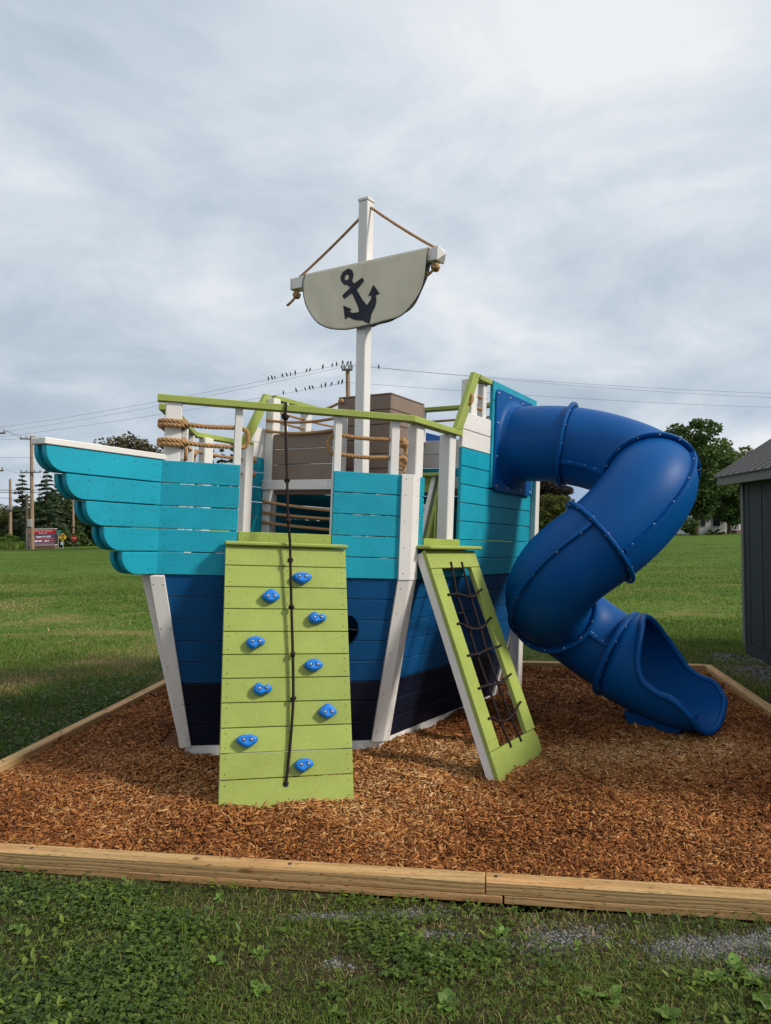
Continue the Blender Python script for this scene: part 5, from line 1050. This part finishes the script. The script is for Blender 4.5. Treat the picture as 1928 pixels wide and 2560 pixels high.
def tree(name, label, x, y, top, rx, zlow, pal, n=5200, size=0.26, lobes=34, seed=0, group=None, lean=0.0, ry=None):
    r_ = np.random.default_rng(seed+100); z0 = float(lawn_z(np.array([x]), np.array([y]))[0])-0.1; root = thing(name, label, 'tree' if 'tree' in name else 'shrub', (x, y, z0), WORLD, group); ry = ry or rx
    zc = (top+zlow)/2; rz = (top-zlow)/2; H = top-z0
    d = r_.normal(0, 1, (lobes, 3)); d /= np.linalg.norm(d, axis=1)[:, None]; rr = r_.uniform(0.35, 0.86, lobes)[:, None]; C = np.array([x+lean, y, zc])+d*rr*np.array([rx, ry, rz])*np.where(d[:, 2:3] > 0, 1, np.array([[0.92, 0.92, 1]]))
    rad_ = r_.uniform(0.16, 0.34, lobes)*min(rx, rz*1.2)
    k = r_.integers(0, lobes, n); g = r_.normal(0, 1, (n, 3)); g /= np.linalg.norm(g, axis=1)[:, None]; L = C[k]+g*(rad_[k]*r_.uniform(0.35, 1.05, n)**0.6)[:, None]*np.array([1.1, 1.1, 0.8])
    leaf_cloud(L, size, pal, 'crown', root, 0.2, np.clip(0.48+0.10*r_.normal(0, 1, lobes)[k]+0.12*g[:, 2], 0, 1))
    m = MB(); tr = [(x, y, z0), (x+lean*0.1, y, z0+H*0.15), (x+lean*0.4, y, z0+H*0.4), (x+lean*0.8, y, z0+H*0.75)]; R0 = 0.028*H+0.04; m.tube(smooth_path(tr, 12), list(np.linspace(R0, R0*0.3, 12)), 8)
    for i in range(min(lobes, 12)):
        s = smooth_path(tr, 12)[3+i % 6]; e = Vector(C[i]); mid = s.lerp(e, 0.5)+Vector((0, 0, 0.04*H)); m.tube([s, mid, e], [R0*0.38, R0*0.22, R0*0.08], 5)
    m.build('trunk', BARK, root); return root
def conifer(label, x, y, top, r, n=3600, seed=0, pal='spruce'):
    r_ = np.random.default_rng(seed+300); z0 = float(lawn_z(np.array([x]), np.array([y]))[0])-0.1; root = thing('conifer_tree', label, 'tree', (x, y, z0), WORLD, 'tall conifers beyond the lawn'); H = top-z0; P = []; T = []
    m = MB(); m.tube([(x, y, z0), (x, y, z0+H*0.5), (x, y, top-0.1)], [0.02*H, 0.012*H, 0.02], 7); lv = 17
    for i in range(lv):
        f = (i+0.5)/lv; z = z0+H*(0.12+0.86*f); rr = r*(1-f)**0.78*r_.uniform(0.8, 1.12)+0.12; nb = 6 if f < 0.8 else 4
        for b in range(nb):
            a = r_.uniform(0, 6.28); L = rr*r_.uniform(0.7, 1.15); e = np.array([x+math.cos(a)*L, y+math.sin(a)*L, z-L*0.22+r_.uniform(-0.1, 0.15)]); s = np.array([x, y, z+0.1])
            m.tube([tuple(s), tuple(e)], [0.05, 0.015], 4); k = max(8, int(n/(lv*nb)*(0.5+1.1*(1-f)))); q = r_.uniform(0.12, 1.0, k)**0.7; p = s+(e-s)*q[:, None]; wd = 0.22*L*(1-q*0.55)+0.06
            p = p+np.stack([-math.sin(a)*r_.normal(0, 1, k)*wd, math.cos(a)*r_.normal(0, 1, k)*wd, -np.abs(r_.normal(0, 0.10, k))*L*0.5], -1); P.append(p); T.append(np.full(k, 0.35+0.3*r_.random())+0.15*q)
    leaf_cloud(np.concatenate(P), 0.20, pal, 'crown', root, 0.45, np.concatenate(T)); m.build('trunk', BARK, root)
def px(u, d): return (u-964)/1780*d
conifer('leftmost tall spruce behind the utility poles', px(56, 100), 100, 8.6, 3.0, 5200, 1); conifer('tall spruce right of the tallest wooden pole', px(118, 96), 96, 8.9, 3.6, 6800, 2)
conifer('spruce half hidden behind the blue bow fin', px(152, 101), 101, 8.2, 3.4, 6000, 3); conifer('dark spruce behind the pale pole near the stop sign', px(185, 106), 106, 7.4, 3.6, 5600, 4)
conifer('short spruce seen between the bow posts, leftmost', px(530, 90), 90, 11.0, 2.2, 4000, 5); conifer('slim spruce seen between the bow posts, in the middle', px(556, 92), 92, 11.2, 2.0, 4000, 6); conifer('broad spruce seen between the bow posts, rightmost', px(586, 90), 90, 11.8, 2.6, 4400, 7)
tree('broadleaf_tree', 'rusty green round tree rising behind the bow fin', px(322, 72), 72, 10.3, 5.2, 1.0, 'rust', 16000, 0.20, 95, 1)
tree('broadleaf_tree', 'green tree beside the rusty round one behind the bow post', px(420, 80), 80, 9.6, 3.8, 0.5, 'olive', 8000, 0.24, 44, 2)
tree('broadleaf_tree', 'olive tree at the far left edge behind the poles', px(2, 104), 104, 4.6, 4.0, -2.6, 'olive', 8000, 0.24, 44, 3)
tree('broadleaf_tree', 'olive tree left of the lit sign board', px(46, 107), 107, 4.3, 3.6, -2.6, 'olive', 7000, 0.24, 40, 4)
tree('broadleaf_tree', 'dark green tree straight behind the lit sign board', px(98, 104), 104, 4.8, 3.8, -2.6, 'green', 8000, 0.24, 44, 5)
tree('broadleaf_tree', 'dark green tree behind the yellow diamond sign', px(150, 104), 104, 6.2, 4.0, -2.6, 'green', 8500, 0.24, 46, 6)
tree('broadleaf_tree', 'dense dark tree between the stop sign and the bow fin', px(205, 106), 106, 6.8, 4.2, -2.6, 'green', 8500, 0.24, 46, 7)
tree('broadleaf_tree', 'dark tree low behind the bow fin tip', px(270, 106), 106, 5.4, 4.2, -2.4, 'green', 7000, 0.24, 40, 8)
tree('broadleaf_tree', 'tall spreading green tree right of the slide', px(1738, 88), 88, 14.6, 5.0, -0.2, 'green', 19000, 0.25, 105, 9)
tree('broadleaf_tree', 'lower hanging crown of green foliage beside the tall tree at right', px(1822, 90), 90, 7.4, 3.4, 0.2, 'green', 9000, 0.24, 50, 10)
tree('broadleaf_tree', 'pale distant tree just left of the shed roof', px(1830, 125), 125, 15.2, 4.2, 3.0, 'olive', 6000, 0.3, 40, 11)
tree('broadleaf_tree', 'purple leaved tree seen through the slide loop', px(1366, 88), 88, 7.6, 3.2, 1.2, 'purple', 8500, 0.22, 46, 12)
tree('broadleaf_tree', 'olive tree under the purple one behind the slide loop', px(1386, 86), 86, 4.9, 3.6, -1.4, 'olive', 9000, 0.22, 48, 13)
tree('round_shrub', 'round dark shrub beside the white house', px(1728, 84), 84, 1.5, 1.2, -1.2, 'green', 2400, 0.15, 22, 14)
tree('round_shrub', 'low clipped shrub in front of the white house', px(1792, 86), 86, -0.1, 1.6, -1.2, 'olive', 1400, 0.12, 18, 15, ry=0.8)
for i, (u, d, top, r) in enumerate(((5, 92, -0.2, 1.9), (32, 94, 0.1, 1.8), (196, 99, 0.2, 1.8))):
    tree('hedge_shrub', ('yellow green bush at the far left edge below the poles', 'yellow green bush left of the sign post', 'green bush beside the stop sign')[i], px(u, d), d, top, r, -1.8, ('lime', 'lime', 'green')[i], 1800, 0.16, 22, 20+i)
for i in range(9):
    u = 640+i*85; tree('broadleaf_tree', f'{ORD[i]} far tree from the left in the treeline behind the ship', px(u, 120), 120, 4.5+1.2*math.sin(i*2.1), 4.5, -2.4, 'green', 1500, 0.4, 22, 40+i, 'far treeline behind the ship')
for i in range(7):
    u = 1420+i*60; tree('broadleaf_tree', f'{ORD[i]} low far tree from the left on the horizon right of the ship', px(u, 140), 140, 1.2+0.8*math.sin(i*1.7), 3.4, -2.4, 'green', 900, 0.4, 18, 60+i, 'low far trees on the right horizon')
x = rng.uniform(px(-60, 84), px(66, 84), 1500); y = rng.uniform(80, 90, 1500); V, F, T = blades(x, y, rng.uniform(0.5, 1.2, 1500), rng.uniform(0.05, 0.11, 1500), np.clip(rng.normal(0.5, 0.16, 1500), 0, 1), 0.4); big_mesh('tall_grass', V, F, T, GRASS, 'stuff', label='rough tall grass at the left behind the lawn', category='grass')

# ------------------------------------------------------------------ houses
def house(name, label, x0, x1, y0, y1, zb, ze, zr, wallc, roofc, wins, porch=False):
    root = thing(name, label, 'house', ((x0+x1)/2, (y0+y1)/2, zb)); WM = surf(name+' siding', wallc, 0.7, 0.05, 2, 0.1, 20); RM = surf(name+' roofing', roofc, 0.8, 0.15, 6, 0.2, 30); GL = surf('window glass', (0.02, 0.025, 0.03), 0.15, 0.1); FR = WHITE
    m = MB(); ym = (y0+y1)/2; m.add([(x0,y0,zb),(x1,y0,zb),(x1,y1,zb),(x0,y1,zb),(x0,y0,ze),(x1,y0,ze),(x1,y1,ze),(x0,y1,ze),(x0,ym,zr),(x1,ym,zr)], [[0,1,5,4],[1,2,6,9,5],[2,3,7,6],[3,0,4,8,7],[4,5,9,8],[6,7,8,9]]); m.build('wall', WM, root)
    for s in (0, 1):
        ya = y0-0.35 if not s else y1+0.35; m = MB(); q = (ze-0.12, zr+0.06); m.prism([(x0-0.3, ya, q[0]), (x1+0.3, ya, q[0]), (x1+0.3, ym, q[1]), (x0-0.3, ym, q[1])], [(x0-0.3, ya, q[0]+0.1), (x1+0.3, ya, q[0]+0.1), (x1+0.3, ym, q[1]+0.1), (x0-0.3, ym, q[1]+0.1)]); m.build('roof', RM, root)
    for (face, a, b, c, d) in wins:
        m = MB(); g = MB()
        if face == 'front': m.box((a-0.08, y0-0.05, c-0.08), (b+0.08, y0-0.005, d+0.08)); g.box((a, y0-0.07, c), (b, y0-0.052, d))
        else: m.box((x0-0.05, a-0.08, c-0.08), (x0-0.005, b+0.08, d+0.08)); g.box((x0-0.07, a, c), (x0-0.052, b, d))
        w = m.build('window', FR, root); g.build('pane', GL, w)
    if porch:
        m = MB(); m.box((x1-4.2, y0-1.6, zb), (x1, y0-0.02, zb+0.55)); po = m.build('porch', surf('porch stone', (0.25, 0.17, 0.14), 0.9, 0.2), root)
        for k in range(8): m = MB(); m.box((x1-4.15+k*0.56, y0-1.58, zb+0.551), (x1-4.07+k*0.56, y0-1.50, zb+1.45)); m.build('baluster', WHITE, po)
        m = MB(); m.box((x1-4.2, y0-1.6, zb+1.45), (x1, y0-1.48, zb+1.54)); m.build('handrail', WHITE, po)
        m = MB(); m.beam((x1-4.2, y0-1.5, zb+1.45), (x1-5.1, y0-2.4, zb+0.7), 0.08, 0.08); m.build('stair_rail', WHITE, po)
house('white_house', 'white clapboard house with porch behind the tall tree at right', px(1733, 92), px(1733, 92)+9.0, 92, 98, -1.0, 2.75, 5.6, (0.62, 0.63, 0.62), (0.12, 0.12, 0.12), [('front', px(1752, 92), px(1752, 92)+0.55, 0.1, 1.6), ('front', px(1782, 92), px(1782, 92)+0.9, 0.1, 1.6), ('front', px(1830, 92), px(1830, 92)+0.8, -0.3, 1.7), ('side', 94, 95, 0.2, 1.6)], True)
house('red_roofed_house', 'small house with red roof seen through the slide loop', px(1374, 110), px(1404, 110), 110, 114, -1.4, 1.1, 2.5, (0.35, 0.3, 0.27), (0.26, 0.06, 0.05), [('front', px(1384, 110), px(1384, 110)+0.7, -0.3, 0.7)])

# ------------------------------------------------------------------ utility poles, wires, birds
POLE = surf('weathered pole', (0.30, 0.205, 0.135), 0.85, 0.18, 3, 0.3, 14, 0.15, streak=(2, 2, 0.3)); GREYPOLE = surf('dark weathered pole', (0.11, 0.085, 0.068), 0.85, 0.2, 3, 0.3, 14, 0.15, streak=(2, 2, 0.3)); CERAM = surf('grey insulator', (0.25, 0.25, 0.26), 0.4, 0.1); WIRE = surf('black cable', (0.06, 0.06, 0.065), 0.6, 0.1)
def pole(label, x, y, top, r=0.15, arms=(), mat=POLE, box=None):
    z0 = float(lawn_z(np.array([x]), np.array([y]))[0])-0.2; root = thing('utility_pole', label, 'utility pole', (x, y, z0), WORLD, 'utility poles'); m = MB(); m.tube([(x, y, z0), (x, y, (z0+top)/2), (x, y, top)], [r*1.15, r, r*0.8], 12); m.build('shaft', mat, root)
    for (z, a, b) in arms:
        m = MB(); m.box((x+a, y-r-0.10, z-0.06), (x+b, y-r*0.8, z+0.06)); ar = m.build('crossarm', GREYPOLE, root)
        for f in (0.03, 0.3, 0.7, 0.97): m = MB(); xx = x+a+(b-a)*f; m.tube([(xx, y-r-0.05, z+0.06), (xx, y-r-0.05, z+0.2), (xx, y-r-0.05, z+0.32)], [0.05, 0.09, 0.05], 8); m.build('insulator', CERAM, ar)
    if box: m = MB(); m.box((x+box[0], y-0.5, box[2]), (x+box[1], y-0.2, box[3]), 0, 0.03); m.build('meter_box', surf('grey meter box', (0.36, 0.37, 0.37), 0.5, 0.06), root)
    return root
pole('pole rising behind the mast with birds on its top', -2.28, 45, 11.1, 0.17, ((11.0, -0.36, 0.30),))
pole('tallest pale wooden pole behind the sign board', px(80, 80), 80, 11.35, 0.20, ((11.0, -1.15, 1.15), (7.25, -1.15, 1.15)))
pole('wooden pole at the far left edge of the picture', px(26, 95), 95, 7.45, 0.19, ((3.3, -0.4, 0.4),))
pole('short dark pole with a grey box beside the sign board', px(67, 78), 78, 4.75, 0.17, (), GREYPOLE, (0.25, 0.72, 1.15, 1.98))
pole('pale pole behind the red stop sign', px(183, 100), 100, 4.9, 0.17)
pole('pole just outside the left edge whose crossarm reaches into view', px(-22, 60), 60, 9.6, 0.17, ((9.15, -1.2, 1.35), (6.0, -1.0, 1.15)))
def wire(label, pts, r, drop):
    path = []
    for a, b in zip(pts, pts[1:]): path += sag(a, b, drop, 24)[(1 if path else 0):]
    m = MB(); m.tube(path, r, 5); m.build('overhead_wire', WIRE, None, WORLD, label=label, category='wire', group='overhead wires'); return path
pt = (-2.28, 44.75)
W1 = wire('upper overhead wire carrying the row of birds', [(-60, 82, 11.2), (pt[0]-0.45, pt[1], 11.32), (58, 62, 11.6)], 0.009, 0.75)
W1b = wire('overhead wire close beneath the upper bird wire', [(-60, 82.5, 10.75), (pt[0]+0.35, pt[1], 11.30), (58, 62.5, 11.25)], 0.008, 0.85)
W2 = wire('lower overhead wire carrying fewer birds', [(-60, 83, 10.5), (pt[0], pt[1], 10.2), (58, 63, 10.5)], 0.009, 0.62)
PX2 = px(80, 80)
for i, (z, zl, sg_) in enumerate(((11.35, 10.2, 0), (11.1, 9.4, -1.1), (11.1, 9.5, 1.1), (7.4, 6.2, 1.1))):
    wire(('thin wire from the top of the tallest left pole', 'thin wire from the left arm of the tallest left pole', 'thin wire from the right arm of the tallest left pole', 'thin wire from the lower arm of the tallest left pole')[i], [(px(-22, 60)+sg_, 60, zl), (PX2+sg_, 79.8, z), (PX2+14+sg_, 118, z-1.5)], 0.012, 0.4)
for i, (ya, yb, rr) in enumerate(((1221, 1222, 0.035), (1227, 1228, 0.035), (1141, 1139, 0.014), (1234, 1250, 0.02), (1272, 1275, 0.035))):
    d = 76; za = 1.6+(1307-ya)/1780*d; zb_ = 1.6+(1305-yb)/1780*d
    wire(('thick black cable across the spruces, upper', 'thick black cable across the spruces, lower', 'thin high wire left of the bow fin', 'thin cable running to the far left pole', 'low thick cable left of the sign board')[i], [(px(-70, d), d, za), (px((160, 170, 240, 110, 70)[i], d), d, zb_)], rr, 0.12)
BIRD = surf('dark plumage', (0.018, 0.020, 0.026), 0.6, 0.3, 40, 0.1)
def bird_mesh():
    m = MB(); m.sphere((0, 0, 0.10), 0.058, 10, 7, 0, (0.9, 1.0, 1.55)); m.sphere((0.0, -0.035, 0.205), 0.036, 8, 6, 0); m.add([(0, -0.065, 0.21), (0.010, -0.062, 0.203), (-0.010, -0.062, 0.203), (0, -0.10, 0.198)], [[0,1,3],[1,2,3],[2,0,3]])
    m.prism([(-0.028, 0.03, 0.02), (0.028, 0.03, 0.02), (0.028, 0.05, 0.04), (-0.028, 0.05, 0.04)], [(-0.018, 0.075, -0.10), (0.018, 0.075, -0.10), (0.018, 0.085, -0.10), (-0.018, 0.085, -0.10)])
    for s in (-1, 1): m.add([(s*0.05, -0.01, 0.16), (s*0.062, 0.035, 0.09), (s*0.03, 0.065, -0.03), (s*0.045, 0.055, 0.12)], [[0,1,2],[0,2,3]])
    for s in (-1, 1): m.tube([(s*0.02, 0, 0.03), (s*0.02, 0, 0.0)], 0.006, 4)
    me = bpy.data.meshes.new('bird'); me.from_pydata(m.v, [], m.f); me.polygons.foreach_set('use_smooth', m.sm); me.materials.append(BIRD); return me
BM_ = bird_mesh()
def on_wire(path, u):
    best = None
    for a, b in zip(path, path[1:]):
        ua = 964+1780*(a.x/a.y); ub = 964+1780*(b.x/b.y)
        if min(ua, ub) <= u <= max(ua, ub): return a.lerp(b, (u-ua)/(ub-ua))
def birds(us_, path, lab, grp):
    for i, u in enumerate(us_):
        p = on_wire(path, u); o = put('bird', BM_, Vector(p)+Vector((0, 0, 0.02)), None, label=lab.format(ORD[i]), category='bird', group=grp); s_ = 0.90+0.12*math.sin(i*2.3); o.scale = (s_, s_, s_); o.rotation_euler = (0.15*math.sin(i*1.9), 0.18*math.sin(i*3.1), 1.2*math.sin(i*5.7))
zb_ = lambda x: 640+x/4.9
birds([zb_(v) for v in (170,213,248,343,399,445,505,640,685,847,960,1008)], W1, '{} dark bird from the left on the upper wire left of the mast', 'birds on the upper wire')
birds([zb_(v) for v in (353,512,620,673,713,820,876,948,1033,1080)], W2, '{} dark bird from the left on the lower wire left of the mast', 'birds on the lower wire')
birds([zb_(1525)], W1, 'lone dark bird on the wire right of the mast', 'lone bird right of the mast')
for i, (dx, dz) in enumerate(((-0.30, 0.36), (0.0, 0.32), (0.22, 0.34))): o = put('bird', BM_, Vector((pt[0]+dx, pt[1], 11.02+dz-0.02)), None, label=f'{ORD[i]} dark bird from the left on the pole top behind the mast', category='bird', group='birds on the pole top'); o.rotation_euler = (0.1, 0.1*i, i*1.3)

# ------------------------------------------------------------------ sign board and road signs at the left
def text(s, size, mat, parent, p, name='lettering', align='CENTER', shear=0.0):
    c = bpy.data.curves.new('text', 'FONT'); c.body = s; c.size = size; c.align_x = align; c.shear = shear; c.extrude = 0.004; to = bpy.data.objects.new('tmp_text', c); COL.objects.link(to); dg = bpy.context.evaluated_depsgraph_get(); me = bpy.data.meshes.new_from_object(to.evaluated_get(dg)); bpy.data.objects.remove(to)
    me.transform(Matrix.Rotation(math.pi/2, 4, 'X')); me.materials.clear(); me.materials.append(mat); return put(name, me, Vector(p), parent)
def emis(name, rgb, st):
    m, nt, b = nodes_of(name); setp(b, Base_Color=(*rgb, 1), Emission_Color=(*rgb, 1), Emission_Strength=st, Roughness=0.5); return m
def station_sign():
    y = 85; x0, x1 = -42.66, -39.36; xm = (x0+x1)/2; root = thing('sign_board', 'red headed electronic sign board on a brick base beside the road', 'sign', (xm, y, -1.62))
    RED = surf('red sign face', (0.55, 0.008, 0.025), 0.4, 0.05); BRK = surf('brick base', (0.20, 0.105, 0.085), 0.9, 0.3, 9, 0.3, 30); OFF = surf('cream trim', (0.72, 0.68, 0.62), 0.5, 0.05); PALE = surf('white lettering', (0.82, 0.82, 0.82), 0.5, 0.02); YEL = surf('yellow emblem', (0.70, 0.45, 0.03), 0.5, 0.1)
    for k in range(4):
        for j in range(14):
            xx = x0+0.03+(j+(0.5 if k % 2 else 0))*0.235
            if xx+0.225 < x1-0.02: m = MB(); m.box((xx, y-0.30, -1.62+k*0.125), (xx+0.22, y-0.2, -1.62+k*0.125+0.112), 0, 0.004); m.build('brick', BRK, root)
    m = MB(); m.box((x0+0.02, y-0.28, -1.7), (x1-0.02, y+0.25, -1.125)); m.build('base', BRK, root)
    m = MB(); m.box((x0-0.03, y-0.34, -1.12), (x1+0.03, y+0.3, -1.045)); m.build('ledge', OFF, root)
    m = MB(); m.box((x0-0.02, y-0.30, 0.80), (x1+0.02, y+0.3, 0.87)); m.build('top_trim', OFF, root)
    m = MB(); m.box((x0+0.03, y-0.22, -1.044), (x1-0.03, y+0.22, 0.799)); m.build('cabinet', surf('dark cabinet', (0.05, 0.02, 0.02), 0.5, 0.05), root)
    m = MB(); m.box((x0+0.06, y-0.26, 0.21), (x1-0.06, y-0.221, 0.785)); hd_ = m.build('header_panel', RED, root)
    text('Goshen Fire Company', 0.245, PALE, hd_, (xm+0.22, y-0.265, 0.55)); text('Station 54', 0.235, PALE, hd_, (xm+0.22, y-0.265, 0.27))
    m = MB(); m.disc((x0+0.42, y-0.266, 0.50), (0, -1, 0), 0.17, 16, 0); 
    for a in range(4): m.box((x0+0.42+0.15*math.cos(a*1.571)-0.07, y-0.268, 0.50+0.15*math.sin(a*1.571)-0.07), (x0+0.42+0.15*math.cos(a*1.571)+0.07, y-0.2675, 0.50+0.15*math.sin(a*1.571)+0.07), 0, 0)
    m.build('emblem', YEL, hd_)
    m = MB(); m.box((x0+0.06, y-0.255, -1.0), (x1-0.06, y-0.221, 0.205)); sc_ = m.build('screen', emis('screen dark blue', (0.030, 0.035, 0.075), 0.6), root)
    for k in range(3): m = MB(); z = -0.92+k*0.28; m.box((x0+0.08+0.02*k, y-0.2575, z), (x1-0.08, y-0.2556, z+0.11), 0, 0); m.build('screen_stripe', emis('screen stripe red', (0.26, 0.06, 0.07), 0.7), sc_)
    GLOW = emis('screen text', (0.75, 0.78, 0.85), 0.7); text('August 24, 2020', 0.27, GLOW, sc_, (xm+0.25, y-0.262, -0.16), shear=0.15); text('8:28 AM    65\u00b0F', 0.29, GLOW, sc_, (xm-0.02, y-0.262, -0.70), shear=0.15)
station_sign()
def road_sign(name, label, u, d, zc, kind):
    x = px(u, d); z0 = float(lawn_z(np.array([x]), np.array([d]))[0])-0.1; root = thing(name, label, 'road sign', (x, d, z0)); GAL = surf('galvanised post', (0.34, 0.35, 0.35), 0.5, 0.1)
    m = MB(); m.box((x-0.045, d-0.03, z0), (x+0.045, d+0.03, zc+(0.0 if kind != 'street' else 0.5))); m.build('post', GAL, root)
    if kind == 'diamond':
        m = MB(); s_ = 0.47; m.prism([(x, d-0.06, zc-s_), (x+s_, d-0.06, zc), (x, d-0.06, zc+s_), (x-s_, d-0.06, zc)], [(x, d-0.04, zc-s_), (x+s_, d-0.04, zc), (x, d-0.04, zc+s_), (x-s_, d-0.04, zc)]); p = m.build('face', surf('yellow sign face', (0.75, 0.42, 0.02), 0.4, 0.04), root)
        m = MB(); m.box((x-0.12, d-0.075, zc-0.28), (x+0.12, d-0.061, zc+0.30)); q = m.build('signal_symbol', BLACK, p)
        for k, c in enumerate(((0.6, 0.02, 0.02), (0.9, 0.6, 0.05), (0.05, 0.4, 0.1))): m = MB(); m.disc((x, d-0.0765, zc+0.18-k*0.18), (0, -1, 0), 0.07, 12); m.build('signal_lamp', surf(('red dot', 'amber dot', 'green dot')[k], c, 0.4, 0.02), q)
        m = MB(); m.box((x-0.24, d-0.08, zc-0.85), (x-0.02, d-0.05, zc-0.5)); m.build('plate', surf('pale plate', (0.55, 0.68, 0.70), 0.5, 0.05), root)
    if kind == 'stop':
        m = MB(); R = 0.42; o8 = [(x+R*math.cos(math.pi/8+k*math.pi/4), zc+R*math.sin(math.pi/8+k*math.pi/4)) for k in range(8)]; m.prism([(a, d-0.06, b) for a, b in o8], [(a, d-0.04, b) for a, b in o8]); p = m.build('face', surf('red stop face', (0.55, 0.02, 0.03), 0.4, 0.04), root); text('STOP', 0.30, PALE_, p, (x, d-0.066, zc-0.10))
    if kind == 'street':
        for k in (0, 1): m = MB(); m.box((x-0.18-0.05*k, d-0.05+0.06*k, zc+0.28*(1-k)), (x+0.42, d-0.03+0.06*k, zc+0.2+0.28*(1-k))); m.build('name_plate', surf('green name plate', (0.02, 0.26, 0.20), 0.4, 0.05), root)
PALE_ = surf('white lettering', (0.82, 0.82, 0.82), 0.5, 0.02)
road_sign('warning_sign', 'yellow diamond signal ahead sign right of the sign board', 157, 80, -0.09, 'diamond'); road_sign('stop_sign', 'red stop sign in front of the pale pole', 184, 97, -0.6, 'stop'); road_sign('street_sign', 'green street name sign beside the sign board', 145, 90, 0.1, 'street')
m = MB(); xq = px(67, 77); m.tube([(xq, 77, -1.6), (xq, 77, 1.05)], 0.055, 8); m.disc((xq, 77, -1.62), (0, 0, 1), 0.12, 8, 0, 0.2); m.build('steel_post', surf('galvanised post', (0.34, 0.35, 0.35), 0.5, 0.1), label='slim galvanised post at the left end of the sign board', category='post')
